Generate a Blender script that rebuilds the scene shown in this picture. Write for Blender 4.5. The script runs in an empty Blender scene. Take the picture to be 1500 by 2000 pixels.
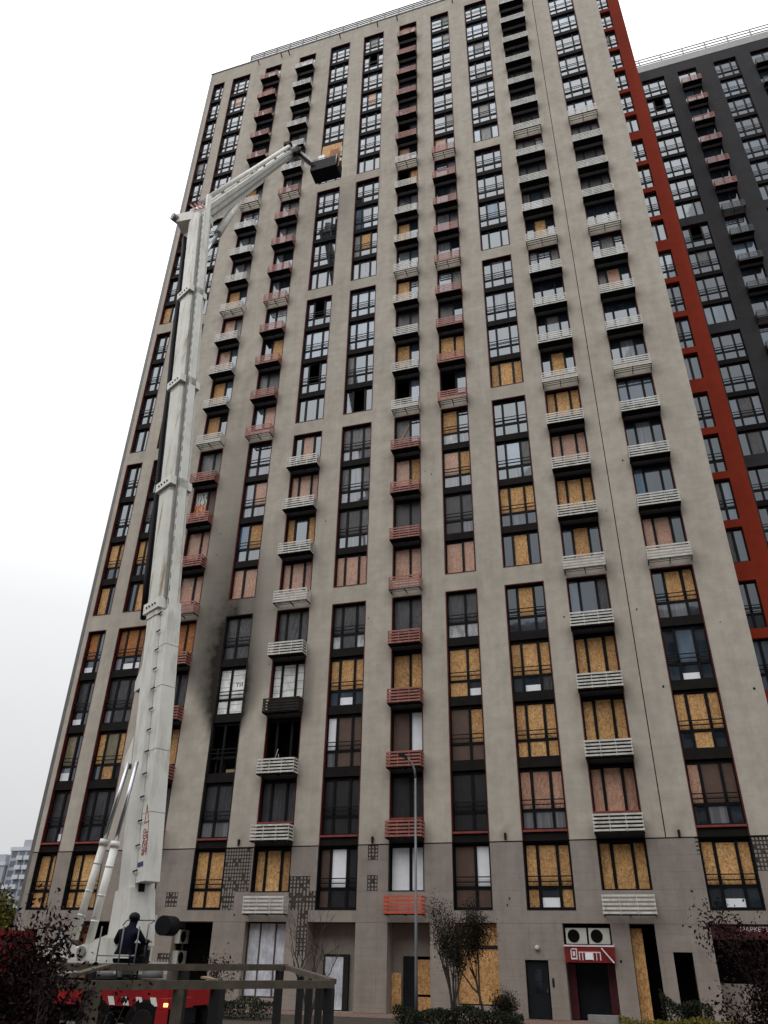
import bpy, math, random
from mathutils import Vector, Matrix

random.seed(11)
R_ = math.radians
sc = bpy.context.scene
COL = sc.collection

# ------------------------------------------------------------------ camera
CAM = Vector((22.887, -35.553, 1.874))
PITCH, ROLL, YAW = 0.535100, -0.019697, 0.310643
cd = bpy.data.cameras.new('camera')
cd.sensor_fit = 'VERTICAL'; cd.sensor_height = 24.0; cd.sensor_width = 18.0
cd.lens = 24.0 * 1483.575 / 2000.0
cd.clip_start = 0.1; cd.clip_end = 3000
cam = bpy.data.objects.new('camera', cd); COL.objects.link(cam)
M3 = Matrix.Rotation(YAW, 3, 'Z') @ Matrix.Rotation(PITCH, 3, 'X') @ Matrix.Rotation(ROLL, 3, 'Y')
rt, fw, up = M3.col[0], M3.col[1], M3.col[2]
mw = Matrix.Identity(4)
for i in range(3):
    mw[i][0] = rt[i]; mw[i][1] = up[i]; mw[i][2] = -fw[i]; mw[i][3] = CAM[i]
cam.matrix_world = mw
sc.camera = cam
sc.render.resolution_x = 768; sc.render.resolution_y = 1024

# ------------------------------------------------------------------ world: even overcast sky
w = bpy.data.worlds.new('World'); sc.world = w; w.use_nodes = True
nt = w.node_tree; nt.nodes.clear()
out = nt.nodes.new('ShaderNodeOutputWorld'); bg = nt.nodes.new('ShaderNodeBackground')
tc = nt.nodes.new('ShaderNodeTexCoord'); sp = nt.nodes.new('ShaderNodeSeparateXYZ')
rmp = nt.nodes.new('ShaderNodeValToRGB')
nt.links.new(tc.outputs['Generated'], sp.inputs[0]); nt.links.new(sp.outputs['Z'], rmp.inputs[0])
cr = rmp.color_ramp
SKY = [(0.0, .62), (.12, .70), (.36, .91), (.60, 1.40), (1.0, 1.9)]        # darker at the horizon, as under cloud
while len(cr.elements) < len(SKY): cr.elements.new(.5)
for el, (p_, v_) in zip(cr.elements, SKY):
    v_ = v_ / 1.9; el.position = p_; el.color = (v_ * .985, v_ * .993, v_ * 1.01, 1)
sky = nt.nodes.new('ShaderNodeTexSky'); sky.sky_type = 'NISHITA'; sky.sun_disc = False
sky.sun_elevation = R_(55); sky.sun_rotation = R_(215); sky.air_density = 2.0; sky.dust_density = 8.0
hs = nt.nodes.new('ShaderNodeHueSaturation'); hs.inputs['Saturation'].default_value = 0.12; hs.inputs['Value'].default_value = 0.02
nt.links.new(sky.outputs[0], hs.inputs['Color'])
mul = nt.nodes.new('ShaderNodeVectorMath'); mul.operation = 'SCALE'; mul.inputs['Scale'].default_value = 1.9 / .13
nt.links.new(rmp.outputs[0], mul.inputs[0])
add = nt.nodes.new('ShaderNodeVectorMath'); add.operation = 'ADD'
nt.links.new(mul.outputs[0], add.inputs[0]); nt.links.new(hs.outputs[0], add.inputs[1])
nt.links.new(add.outputs[0], bg.inputs['Color']); bg.inputs['Strength'].default_value = 0.13
nt.links.new(bg.outputs[0], out.inputs['Surface'])

# ------------------------------------------------------------------ veiled sun
sl = bpy.data.lights.new('sun', 'SUN'); sl.energy = 1.3; sl.angle = R_(60); sl.color = (1, 0.97, 0.93)
so = bpy.data.objects.new('sun', sl); COL.objects.link(so)
so.rotation_euler = (R_(35), 0, R_(-35)); so.location = (0, -40, 90)
vs = sc.view_settings
vs.view_transform = 'Standard'; vs.look = 'None'; vs.exposure = 0.0; vs.gamma = 1.0; vs.use_curve_mapping = False

# ================================================================== materials
MATS = {}
def newmat(name):
    m = bpy.data.materials.new(name); m.use_nodes = True
    b = m.node_tree.nodes['Principled BSDF']; MATS[name] = m
    return m, m.node_tree, b
def N(t, typ, **kw):
    n = t.nodes.new(typ)
    for k, v in kw.items():
        if k in n.inputs: n.inputs[k].default_value = v
        else: setattr(n, k, v)
    return n
def L(t, a, b): t.links.new(a, b)
def coords(t, rnd=True, scale=(1, 1, 1)):
    """object coordinates, shifted by a random amount for each object"""
    c = N(t, 'ShaderNodeTexCoord'); mp = N(t, 'ShaderNodeMapping'); mp.inputs['Scale'].default_value = scale
    L(t, c.outputs['Object'], mp.inputs[0])
    if rnd:
        oi = N(t, 'ShaderNodeObjectInfo'); ml = N(t, 'ShaderNodeMath', operation='MULTIPLY'); ml.inputs[1].default_value = 57.0
        L(t, oi.outputs['Random'], ml.inputs[0]); L(t, ml.outputs[0], mp.inputs['Location'])
    return mp.outputs[0]
def ramp(t, fac, stops):
    r = N(t, 'ShaderNodeValToRGB'); L(t, fac, r.inputs[0]); els = r.color_ramp.elements
    while len(els) < len(stops): els.new(0.5)
    for el, (p, c) in zip(els, stops): el.position = p; el.color = (*c, 1)
    return r.outputs[0]
def mixc(t, fac, a, b, mode='MIX'):
    m = N(t, 'ShaderNodeMix', data_type='RGBA', blend_type=mode)
    for s, v in ((m.inputs[0], fac), (m.inputs[6], a), (m.inputs[7], b)):
        if hasattr(v, 'links'): L(t, v, s)
        elif isinstance(v, (tuple, list)): s.default_value = (*v, 1)
        else: s.default_value = v
    return m.outputs[2]
def bump(t, b, h, s=0.3, d=0.01):
    n = N(t, 'ShaderNodeBump'); n.inputs['Strength'].default_value = s; n.inputs['Distance'].default_value = d
    L(t, h, n.inputs['Height']); L(t, n.outputs[0], b.inputs['Normal'])
def noise(t, co, s, det=4, rough=.55):
    n = N(t, 'ShaderNodeTexNoise'); n.inputs['Scale'].default_value = s; n.inputs['Detail'].default_value = det
    n.inputs['Roughness'].default_value = rough; L(t, co, n.inputs['Vector']); return n.outputs[0]
def sc3(c, k): return tuple(min(1, x * k) for x in c)
def paint(name, c, rough=.6, var=.25, ns=3.0, metal=0.0, dirt=None, spec=.4, bmp=0.0):
    m, t, b = newmat(name); co = coords(t)
    n = noise(t, co, ns, 6)
    base = ramp(t, n, [(.3, sc3(c, 1 - var)), (.7, sc3(c, 1 + var))])
    if dirt:
        n2 = noise(t, coords(t, True, (1, 1, .25)), ns * 1.7, 8, .7)
        f = ramp(t, n2, [(.5, (0, 0, 0)), (.72, (1, 1, 1))]); base = mixc(t, f, base, dirt)
    L(t, base, b.inputs['Base Color']); b.inputs['Roughness'].default_value = rough
    b.inputs['Metallic'].default_value = metal; b.inputs['Specular IOR Level'].default_value = spec
    if bmp: bump(t, b, noise(t, co, ns * 12, 4), bmp, .01)
    return m
def plaster(name, c, soot_and_marks=True):
    m, t, b = newmat(name); co = coords(t, False)
    big = noise(t, co, .22, 5, .6); mid = noise(t, co, 1.6, 6, .65); fin = noise(t, co, 26, 5, .7)
    base = ramp(t, big, [(.3, sc3(c, .90)), (.7, sc3(c, 1.08))])
    base = mixc(t, .65, base, ramp(t, mid, [(.28, (.74, .74, .74)), (.72, (1.12, 1.12, 1.10))]), 'MULTIPLY')
    base = mixc(t, .55, base, ramp(t, fin, [(.25, (.72, .72, .72)), (.7, (1.15, 1.15, 1.15))]), 'MULTIPLY')
    st = noise(t, coords(t, False, (1.3, 1.3, .09)), 1.0, 6, .7)          # rain streaks
    base = mixc(t, .5, base, ramp(t, st, [(.35, (.80, .79, .77)), (.6, (1.04, 1.04, 1.04))]), 'MULTIPLY')
    hz = noise(t, coords(t, False, (.15, .15, 2.6)), 1.0, 3, .6)           # render lifts
    base = mixc(t, .35, base, ramp(t, hz, [(.35, (.88, .88, .88)), (.6, (1.03, 1.03, 1.03))]), 'MULTIPLY')
    if soot_and_marks:
        a = N(t, 'ShaderNodeAttribute', attribute_name='soot_and_marks')
        ad = N(t, 'ShaderNodeMath', operation='MULTIPLY_ADD'); ad.inputs[1].default_value = .7; ad.inputs[2].default_value = .6
        L(t, mid, ad.inputs[0])
        mm = N(t, 'ShaderNodeMath', operation='MULTIPLY', use_clamp=True); L(t, a.outputs['Fac'], mm.inputs[0]); L(t, ad.outputs[0], mm.inputs[1])
        base = mixc(t, mm.outputs[0], base, (.020, .0165, .0135))
    L(t, base, b.inputs['Base Color']); b.inputs['Roughness'].default_value = .92; b.inputs['Specular IOR Level'].default_value = .15
    bump(t, b, fin, .35, .006)
    return m
def osb(name, c0, c1, c2, film=False):
    m, t, b = newmat(name); co = coords(t, True, (1, 1, 1))
    v = N(t, 'ShaderNodeTexVoronoi'); v.inputs['Scale'].default_value = 16; v.inputs['Randomness'].default_value = 1
    mp = N(t, 'ShaderNodeMapping'); mp.inputs['Scale'].default_value = (1.6, 1, .65)
    nz = N(t, 'ShaderNodeTexNoise'); nz.inputs['Scale'].default_value = 5; L(t, co, nz.inputs['Vector'])
    mx = N(t, 'ShaderNodeVectorMath', operation='MULTIPLY_ADD'); mx.inputs[1].default_value = (.35, .35, .35)
    L(t, nz.outputs[1], mx.inputs[0]); L(t, co, mx.inputs[2]); L(t, mx.outputs[0], mp.inputs[0]); L(t, mp.outputs[0], v.inputs['Vector'])
    g = N(t, 'ShaderNodeRGBToBW'); L(t, v.outputs['Color'], g.inputs[0])
    base = ramp(t, g.outputs[0], [(.15, c0), (.5, c1), (.85, c2)])
    big = noise(t, co, 1.3, 3)
    base = mixc(t, .6, base, ramp(t, big, [(.3, (.8, .78, .76)), (.7, (1.12, 1.12, 1.12))]), 'MULTIPLY')
    oi = N(t, 'ShaderNodeObjectInfo')
    base = mixc(t, .55, base, ramp(t, oi.outputs['Random'], [(0, (.55, .50, .46)), (.3, (.9, .88, .86)), (.65, (1.02, 1.0, .96)), (1, (1.22, 1.28, 1.34))]), 'MULTIPLY')
    L(t, base, b.inputs['Base Color']); b.inputs['Roughness'].default_value = .8
    if film:
        b.inputs['Coat Weight'].default_value = .5; b.inputs['Coat Roughness'].default_value = .25
        wr = N(t, 'ShaderNodeTexWave'); wr.inputs['Scale'].default_value = 1.6; wr.inputs['Distortion'].default_value = 9; wr.inputs['Detail'].default_value = 3
        L(t, co, wr.inputs['Vector']); bump(t, b, wr.outputs['Fac'], .5, .04)
    else: bump(t, b, g.outputs[0], .25, .004)
    return m
def film(name, c, rough=.28, s=.5, diag=True):
    """plastic sheeting pulled tight with creases"""
    m, t, b = newmat(name); co0 = coords(t, True)
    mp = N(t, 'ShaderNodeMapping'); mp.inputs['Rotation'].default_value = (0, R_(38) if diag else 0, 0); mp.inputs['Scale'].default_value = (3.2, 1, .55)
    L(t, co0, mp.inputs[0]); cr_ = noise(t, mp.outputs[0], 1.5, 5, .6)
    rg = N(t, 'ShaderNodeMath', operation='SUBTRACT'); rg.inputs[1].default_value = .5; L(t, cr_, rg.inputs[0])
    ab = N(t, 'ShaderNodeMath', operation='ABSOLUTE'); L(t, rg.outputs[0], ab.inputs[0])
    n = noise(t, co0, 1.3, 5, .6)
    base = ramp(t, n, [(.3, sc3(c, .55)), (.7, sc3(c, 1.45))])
    base = mixc(t, ramp(t, ab.outputs[0], [(.0, (.35, .35, .35)), (.035, (0, 0, 0))]), base, sc3(c, 2.6))  # crease highlights painted as lighter lines in the base colour
    L(t, base, b.inputs['Base Color']); b.inputs['Roughness'].default_value = rough
    bump(t, b, ab.outputs[0], s, .12)
    return m
def glass(name, c, ior=1.95, var=True):
    """window glass seen from outside: coated reflective surface over a dim room"""
    m, t, b = newmat(name); co = coords(t, True)
    oi = N(t, 'ShaderNodeObjectInfo')
    if var:
        base = ramp(t, oi.outputs['Random'], [(0, sc3(c, .5)), (.6, c), (.85, sc3(c, 2.2)), (1, sc3(c, 5))])
        n = noise(t, coords(t, True, (1, 1, .3)), 1.4, 3)
        base = mixc(t, .7, base, ramp(t, n, [(.35, (.5, .5, .5)), (.65, (1.5, 1.5, 1.5))]), 'MULTIPLY')
    else:
        wv = noise(t, coords(t, True, (7, 1, .2)), 1.3, 3)
        base = ramp(t, wv, [(.3, sc3(c, .55)), (.7, sc3(c, 1.3))])
    L(t, base, b.inputs['Base Color']); b.inputs['Roughness'].default_value = .03; b.inputs['IOR'].default_value = ior; b.inputs['Specular Tint'].default_value = (.86, .93, 1, 1)
    n2 = noise(t, co, .9, 2); bump(t, b, n2, .12, .02)
    return m

plaster('plaster', (.440, .402, .348))
plaster('plinth_tile', (.285, .248, .222))
plaster('dark_render', (.046, .046, .050), False)
plaster('red_render', (.235, .028, .012), False)
paint('adhesive', (.045, .040, .035), .95, .4, 9, bmp=.6)
paint('corner_grey', (.105, .098, .098), .5, .2)
osb('osb', (.31, .150, .050), (.49, .270, .100), (.64, .40, .18))
osb('osb_rust', (.20, .065, .016), (.32, .115, .028), (.42, .17, .05))
osb('osb_pink', (.32, .165, .11), (.41, .225, .155), (.49, .29, .205), True)
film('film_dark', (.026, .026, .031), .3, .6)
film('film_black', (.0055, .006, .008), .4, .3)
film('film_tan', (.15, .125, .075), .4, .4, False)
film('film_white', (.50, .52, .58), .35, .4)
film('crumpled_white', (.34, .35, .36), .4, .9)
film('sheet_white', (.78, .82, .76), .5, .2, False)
def sheet_lines():
    t = MATS['sheet_white'].node_tree; b = t.nodes['Principled BSDF']; src = b.inputs['Base Color'].links[0].from_socket
    wv = N(t, 'ShaderNodeTexWave', bands_direction='Z'); wv.inputs['Scale'].default_value = .75; wv.inputs['Distortion'].default_value = 1.6; wv.inputs['Detail'].default_value = 2
    L(t, coords(t, True, (1, 1, 1)), wv.inputs['Vector'])
    L(t, mixc(t, ramp(t, wv.outputs['Fac'], [(.965, (0, 0, 0)), (.99, (.7, .7, .7))]), src, (.16, .17, .16)), b.inputs['Base Color'])
sheet_lines()
paint('white_panel', (.76, .78, .82), .5, .06)
paint('brown_panel', (.085, .048, .034), .6, .15)
glass('glass', (.022, .031, .042))
glass('glass_curtain', (.155, .158, .175), 1.7, False)
glass('glass_blue', (.06, .13, .22), 1.6, False)
paint('frame_dark', (.0065, .0072, .009), .5, .2, spec=.10)
paint('spandrel', (.0145, .0128, .0122), .7, .2, spec=.04)
paint('trim_red', (.075, .011, .009), .6, .3, spec=.2)
paint('ledge_red', (.20, .035, .026), .5, .3)
paint('slat_white', (.54, .53, .49), .5, .18, 2, dirt=(.26, .245, .21))
paint('slat_red', (.31, .108, .083), .55, .25, 2, dirt=(.12, .048, .038))
paint('slat_orange', (.52, .075, .035), .5, .2, 2)
paint('slat_dark', (.030, .031, .034), .5, .2)
paint('slat_soot', (.030, .026, .023), .8, .4, 5, spec=.05)
paint('bracket', (.014, .013, .0125), .8, .2, spec=.04)
paint('interior', (.006, .0055, .005), .95, .3, spec=.02)
paint('rail_grey', (.10, .10, .10), .45, .2)
paint('roof_metal', (.27, .28, .27), .5, .12)
paint('crane_white', (.62, .615, .57), .45, .08, 1.5, dirt=(.40, .385, .33))
paint('crane_grey', (.20, .20, .19), .5, .2, 2)
paint('crane_dark', (.010, .010, .013), .6, .2, spec=.1)
paint('chrome', (.40, .41, .44), .28, .05, metal=1.0)
paint('fire_red', (.27, .008, .011), .35, .15)
paint('marker_white', (.70, .70, .66), .5, .08)
paint('tyre', (.008, .008, .0085), .9, .3, spec=.05)
paint('sticker_blue', (.018, .04, .12), .4, .1)
paint('letter_red', (.28, .02, .02), .5, .2)
paint('letter_white', (.62, .55, .56), .5, .2)
paint('letter_dark', (.03, .035, .05), .7, .2)
paint('sign_red', (.17, .008, .010), .45, .3, 2)
paint('sign_maroon', (.06, .006, .010), .5, .3)
paint('door_dark', (.010, .0115, .014), .55, .2, spec=.12)
paint('ac_white', (.44, .45, .40), .5, .1, 2)
paint('wood_old', (.070, .057, .038), .8, .35, 7, dirt=(.045, .038, .028))
paint('wood_raw', (.26, .19, .11), .8, .2, 7)
paint('wood_dark', (.008, .0075, .007), .8, .3, 7)  # frame posts: backlit shade is put into this near-black colour
paint('lamp_grey', (.115, .12, .13), .45, .1)
paint('asphalt', (.05, .05, .05), .9, .25, 6, bmp=.4)
paint('paving', (.15, .088, .068), .9, .3, 5, bmp=.3)
paint('soil', (.04, .03, .02), .95, .3, 6)
paint('bark', (.035, .028, .022), .9, .35, 9, bmp=.5)
paint('far_white', (.46, .48, .52), .7, .1)
paint('far_dark', (.10, .115, .145), .5, .3)
paint('far_grey', (.30, .31, .335), .7, .1)
paint('skin', (.42, .25, .18), .6, .08)
def jacket():
    m, t, b = newmat('jacket'); co = coords(t, False)
    s = N(t, 'ShaderNodeSeparateXYZ'); L(t, co, s.inputs[0])
    base = ramp(t, noise(t, co, 9, 4), [(.3, (.0035, .004, .008)), (.7, (.008, .009, .018))])
    L(t, base, b.inputs['Base Color']); b.inputs['Roughness'].default_value = .9; b.inputs['Specular IOR Level'].default_value = .05
jacket()
def rusty():
    m, t, b = newmat('crane_rust'); co = coords(t, False, (2.2, 2.2, .13)); n = noise(t, co, 1.5, 7, .7)
    base = mixc(t, ramp(t, noise(t, coords(t, False), 1.2, 5), [(.35, (0, 0, 0)), (.8, (.8, .8, .8))]), (.60, .595, .55), (.44, .425, .36))
    base = mixc(t, ramp(t, n, [(.53, (0, 0, 0)), (.61, (.85, .85, .85))]), base, (.27, .225, .13))
    base = mixc(t, ramp(t, n, [(.615, (0, 0, 0)), (.67, (.9, .9, .9))]), base, (.25, .105, .04))
    L(t, base, b.inputs['Base Color']); b.inputs['Roughness'].default_value = .45
rusty()
def banner():
    m, t, b = newmat('banner'); co = coords(t, False); s = N(t, 'ShaderNodeSeparateXYZ'); L(t, co, s.inputs[0])
    base = ramp(t, s.outputs['Z'], [(.82, (.62, .17, .03)), (1.0, (.62, .60, .58))])
    wv = N(t, 'ShaderNodeTexWave'); wv.inputs['Scale'].default_value = 1.4; wv.inputs['Distortion'].default_value = 12; L(t, co, wv.inputs['Vector'])
    base = mixc(t, ramp(t, wv.outputs['Fac'], [(.68, (0, 0, 0)), (.78, (.92, .92, .92))]), base, (.05, .06, .05))
    L(t, base, b.inputs['Base Color'])
banner()
def leafmat(name, c0, c1):
    m, t, b = newmat(name); g = N(t, 'ShaderNodeNewGeometry')
    L(t, ramp(t, g.outputs['Random Per Island'], [(0, c0), (1, c1)]), b.inputs['Base Color']); b.inputs['Roughness'].default_value = .7
    b.inputs['Specular IOR Level'].default_value = .08
leafmat('leaf_red', (.005, .0028, .003), (.020, .0062, .0072))
leafmat('leaf_dark', (.008, .008, .006), (.030, .024, .015))
leafmat('leaf_hedge', (.010, .013, .009), (.030, .036, .020))
leafmat('leaf_autumn', (.06, .07, .018), (.16, .12, .02))
leafmat('leaf_far', (.03, .05, .012), (.15, .12, .02))
m, t, b = newmat('lamp_lit'); b.inputs['Base Color'].default_value = (1, .35, .1, 1)
b.inputs['Emission Color'].default_value = (1, .32, .10, 1); b.inputs['Emission Strength'].default_value = 4
m, t, b = newmat('bulb'); b.inputs['Base Color'].default_value = (1, .9, .8, 1)
b.inputs['Emission Color'].default_value = (1, .92, .8, 1); b.inputs['Emission Strength'].default_value = 6

# ================================================================== mesh helpers
class MB:
    def __init__(s): s.v = []; s.f = []; s.mi = []; s.sm = []
    def quad(s, a, b, c, d, mi=0):
        n = len(s.v); s.v += [a, b, c, d]; s.f.append((n, n + 1, n + 2, n + 3)); s.mi.append(mi); s.sm.append(False)
    def box(s, x0, x1, y0, y1, z0, z1, mi=0, mat=None):
        n = len(s.v)
        P = [(x0, y0, z0), (x1, y0, z0), (x1, y1, z0), (x0, y1, z0), (x0, y0, z1), (x1, y0, z1), (x1, y1, z1), (x0, y1, z1)]
        if mat is not None: P = [tuple(mat @ Vector(p)) for p in P]
        s.v += P
        for q in ((0, 3, 2, 1), (4, 5, 6, 7), (0, 1, 5, 4), (1, 2, 6, 5), (2, 3, 7, 6), (3, 0, 4, 7)):
            s.f.append(tuple(n + i for i in q)); s.mi.append(mi); s.sm.append(False)
        return s
    def tube(s, pts, rad, n=8, mi=0, cap=True):
        """tapered tube through points"""
        rings = []; pts = [Vector(p) for p in pts]
        if not hasattr(rad, '__len__'): rad = [rad] * len(pts)
        for i, p in enumerate(pts):
            d = (pts[min(i + 1, len(pts) - 1)] - pts[max(i - 1, 0)]).normalized()
            a = Vector((0, 0, 1)) if abs(d.z) < .9 else Vector((1, 0, 0))
            u = d.cross(a).normalized(); v = d.cross(u)
            k = len(s.v); rings.append(k)
            for j in range(n):
                th = 2 * math.pi * j / n; s.v.append(tuple(p + (u * math.cos(th) + v * math.sin(th)) * rad[i]))
        for a, b2 in zip(rings, rings[1:]):
            for j in range(n):
                s.f.append((a + j, a + (j + 1) % n, b2 + (j + 1) % n, b2 + j)); s.mi.append(mi); s.sm.append(True)
        if cap:
            s.f.append(tuple(rings[0] + j for j in range(n))[::-1]); s.mi.append(mi); s.sm.append(False)
            s.f.append(tuple(rings[-1] + j for j in range(n))); s.mi.append(mi); s.sm.append(False)
        return s
    def beam(s, p0, p1, w0, h0, w1=None, h1=None, side=(1, 0, 0), mi=0):
        """box section along p0-p1; 'side' fixes the direction of the width"""
        p0, p1 = Vector(p0), Vector(p1); d = (p1 - p0).normalized()
        u = Vector(side); u = (u - d * u.dot(d)).normalized(); v = d.cross(u)
        w1 = w0 if w1 is None else w1; h1 = h0 if h1 is None else h1
        n = len(s.v)
        for p, ww, hh in ((p0, w0, h0), (p1, w1, h1)):
            for a, b2 in ((-1, -1), (1, -1), (1, 1), (-1, 1)): s.v.append(tuple(p + u * a * ww / 2 + v * b2 * hh / 2))
        for q in ((0, 3, 2, 1), (4, 5, 6, 7), (0, 1, 5, 4), (1, 2, 6, 5), (2, 3, 7, 6), (3, 0, 4, 7)):
            s.f.append(tuple(n + i for i in q)); s.mi.append(mi); s.sm.append(False)
        return s
    def extr(s, poly, y0, y1, mi=0, mat=None):
        """x-z polygon extruded along y"""
        n = len(s.v); k = len(poly)
        P = [(x, y0, z) for x, z in poly] + [(x, y1, z) for x, z in poly]
        if mat is not None: P = [tuple(mat @ Vector(p)) for p in P]
        s.v += P
        fs = [tuple(n + i for i in range(k)), tuple(n + k + i for i in range(k))[::-1]]
        fs += [(n + i, n + k + i, n + k + (i + 1) % k, n + (i + 1) % k) for i in range(k)]
        for q in fs: s.f.append(q); s.mi.append(mi); s.sm.append(False)
        return s
    def mesh(s, name, mats):
        me = bpy.data.meshes.new(name); me.from_pydata(s.v, [], s.f)
        for m_ in (mats if isinstance(mats, (list, tuple)) else [mats]): me.materials.append(MATS[m_])
        me.polygons.foreach_set('material_index', s.mi); me.polygons.foreach_set('use_smooth', s.sm)
        me.update(); return me
def obj(name, me, parent=None, loc=(0, 0, 0), rz=0.0):
    o = bpy.data.objects.new(name, me); COL.objects.link(o); o.location = loc
    if rz: o.rotation_euler = (0, 0, rz)
    if parent: o.parent = parent
    return o
def thing(name, label, cat, loc=(0, 0, 0), group=None, me=None):
    o = obj(name, me, None, loc); o['label'] = label; o['category'] = cat
    if group: o['group'] = group
    return o
def struct(name, me, loc=(0, 0, 0)):
    o = obj(name, me, None, loc); o['kind'] = 'structure'; return o
def stuff(o): o['kind'] = 'stuff'; return o
CACHE = {}
def cached(key, fn):
    if key not in CACHE: CACHE[key] = fn()
    return CACHE[key]

# ================================================================== ground
g = MB(); g.quad((-700, -500, 0), (700, -500, 0), (700, 900, 0), (-700, 900, 0)); struct('ground', g.mesh('ground', 'asphalt'))
g = MB(); g.box(-30, 60, -3.4, -.04, -.2, .06); struct('pavement', g.mesh('pavement', 'paving'))
g = MB(); g.box(-30, 60, -9.5, -3.55, -.2, .05); g.box(-30, 60, -3.55, -3.4, -.2, .11, 1); struct('planting_bed', g.mesh('planting_bed', ['soil', 'rail_grey']))

# ================================================================== the towers
def Z(j):
    """bottom of the lower panes on storey j"""
    if j >= 7: return 3.0 * j - 1.85
    return {2: 3.95, 3: 7.0, 4: 10.04, 5: 13.07, 6: 16.11}[j]
GROUPS = [(2, 6), (7, 10), (11, 14), (15, 18), (19, 25)]
SIDE, MUL = .055, .125
def pane_spans(W, lay):
    n = len(lay); rem = W - 2 * SIDE - (n - 1) * MUL; tot = sum(lay); x = SIDE; sp_ = []
    for k in lay:
        wd = rem * k / tot; sp_.append((x, x + wd)); x += wd + MUL
    return sp_
def grid_wall(name, mats, x0, x1, z0, z1, holes, y=0.0, depth=.33, step=.4, marks_fn=None):
    """front skin with real openings and their reveals (material 1)"""
    xs = sorted({x0, x1} | {h[0] for h in holes} | {h[1] for h in holes}); zs = sorted({z0, z1} | {h[2] for h in holes} | {h[3] for h in holes})
    def sub(a):
        r = [a[0]]
        for p, q in zip(a, a[1:]):
            k = max(1, math.ceil((q - p) / step)); r += [p + (q - p) * (i + 1) / k for i in range(k)]
        return r
    xs = [v for v in xs if x0 <= v <= x1]; zs = [v for v in zs if z0 <= v <= z1]
    xs, zs = sub(xs), sub(zs); nx, nz = len(xs), len(zs)
    def hole(xc, zc): return any(h[0] < xc < h[1] and h[2] < zc < h[3] for h in holes)
    b_ = MB(); idx = {}
    def vid(i, k):
        if (i, k) not in idx: idx[(i, k)] = len(b_.v); b_.v.append((xs[i], y, zs[k]))
        return idx[(i, k)]
    for i in range(nx - 1):
        for k in range(nz - 1):
            if not hole((xs[i] + xs[i + 1]) / 2, (zs[k] + zs[k + 1]) / 2):
                b_.f.append((vid(i, k), vid(i + 1, k), vid(i + 1, k + 1), vid(i, k + 1))); b_.mi.append(0); b_.sm.append(False)
    yb = y + depth
    for (a, c, d, e2) in holes:
        b_.quad((a, y, d), (a, yb, d), (a, yb, e2), (a, y, e2), 1); b_.quad((c, yb, d), (c, y, d), (c, y, e2), (c, yb, e2), 1)
        b_.quad((a, yb, e2), (c, yb, e2), (c, y, e2), (a, y, e2), 1); b_.quad((a, y, d), (c, y, d), (c, yb, d), (a, yb, d), 1)
    me = b_.mesh(name, mats)
    if marks_fn:
        at = me.attributes.new('soot_and_marks', 'FLOAT', 'POINT')
        at.data.foreach_set('value', [marks_fn(v[0], v[2]) for v in b_.v])
    return me

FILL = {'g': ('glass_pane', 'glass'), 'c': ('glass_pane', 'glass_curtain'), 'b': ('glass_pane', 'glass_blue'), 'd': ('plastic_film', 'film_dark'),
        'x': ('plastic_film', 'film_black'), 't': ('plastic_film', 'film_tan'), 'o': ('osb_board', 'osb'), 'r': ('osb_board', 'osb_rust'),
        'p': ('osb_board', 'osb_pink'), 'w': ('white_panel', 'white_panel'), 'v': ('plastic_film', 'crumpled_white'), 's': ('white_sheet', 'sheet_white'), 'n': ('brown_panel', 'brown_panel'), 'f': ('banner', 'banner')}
def frame_mesh(W, lay, kind):
    def mk():
        b_ = MB(); z0 = {'full': -.08, 'sill': .44, 'balc': .5, 'low': -.14}[kind]; y0, y1 = .21, .30
        sp_ = pane_spans(W, lay); top = 2.49
        b_.box(0, SIDE, y0, y1, z0, top); b_.box(W - SIDE, W, y0, y1, z0, top)
        for (a, c), (d, e2) in zip(sp_, sp_[1:]): b_.box(c, d, y0 - .015, y1, z0, top)
        for a, c in sp_:
            b_.box(a, c, y0, y1, 2.38, top); b_.box(a, c, y0, y1, z0, .0 if kind in ('full', 'low') else .58)
            if kind in ('full', 'low'): b_.box(a, c, y0, y1, .68, .80)
        return b_.mesh('window_frame', 'frame_dark')
    return cached(('fr', round(W, 3), lay, kind), mk)
def pane_mesh(wd, h, fill):
    def mk():
        b_ = MB(); y = .255 if fill in 'gcb' else .245
        b_.box(0, wd, y, y + .015, 0, h); return b_.mesh(FILL[fill][0], FILL[fill][1])
    return cached(('pn', round(wd, 3), round(h, 3), fill), mk)
def glazing_mesh(W, lay, cells):
    def mk():
        b_ = MB(); sp_ = pane_spans(W, lay); mats = []
        for ch, i, r in cells:
            mt = FILL[ch][1]
            if mt not in mats: mats.append(mt)
            a, c = sp_[i]; z0, z1 = ((.80, 2.38), (.0, .68), (.58, 2.38))[r]
            b_.box(a, c, .255, .27, z0, z1, mats.index(mt))
        return b_.mesh('glazing', mats)
    return cached(('gz', round(W, 3), lay, cells), mk)
def rail_mesh(W):
    def mk():
        b_ = MB()
        for z in (.93, 1.13): b_.box(0, W, .075, .11, z, z + .042)
        return b_.mesh('guard_rail', 'frame_dark')
    return cached(('gr', round(W, 3)), mk)
def span_mesh(W, z0, z1, y=.06, mat='spandrel', nm='spandrel'):
    def mk():
        b_ = MB(); b_.box(0, W, y, .305, z0, z1); return b_.mesh(nm, mat)
    return cached(('spn', round(W, 3), z0, z1, mat), mk)
RB = random.Random(77)
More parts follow.
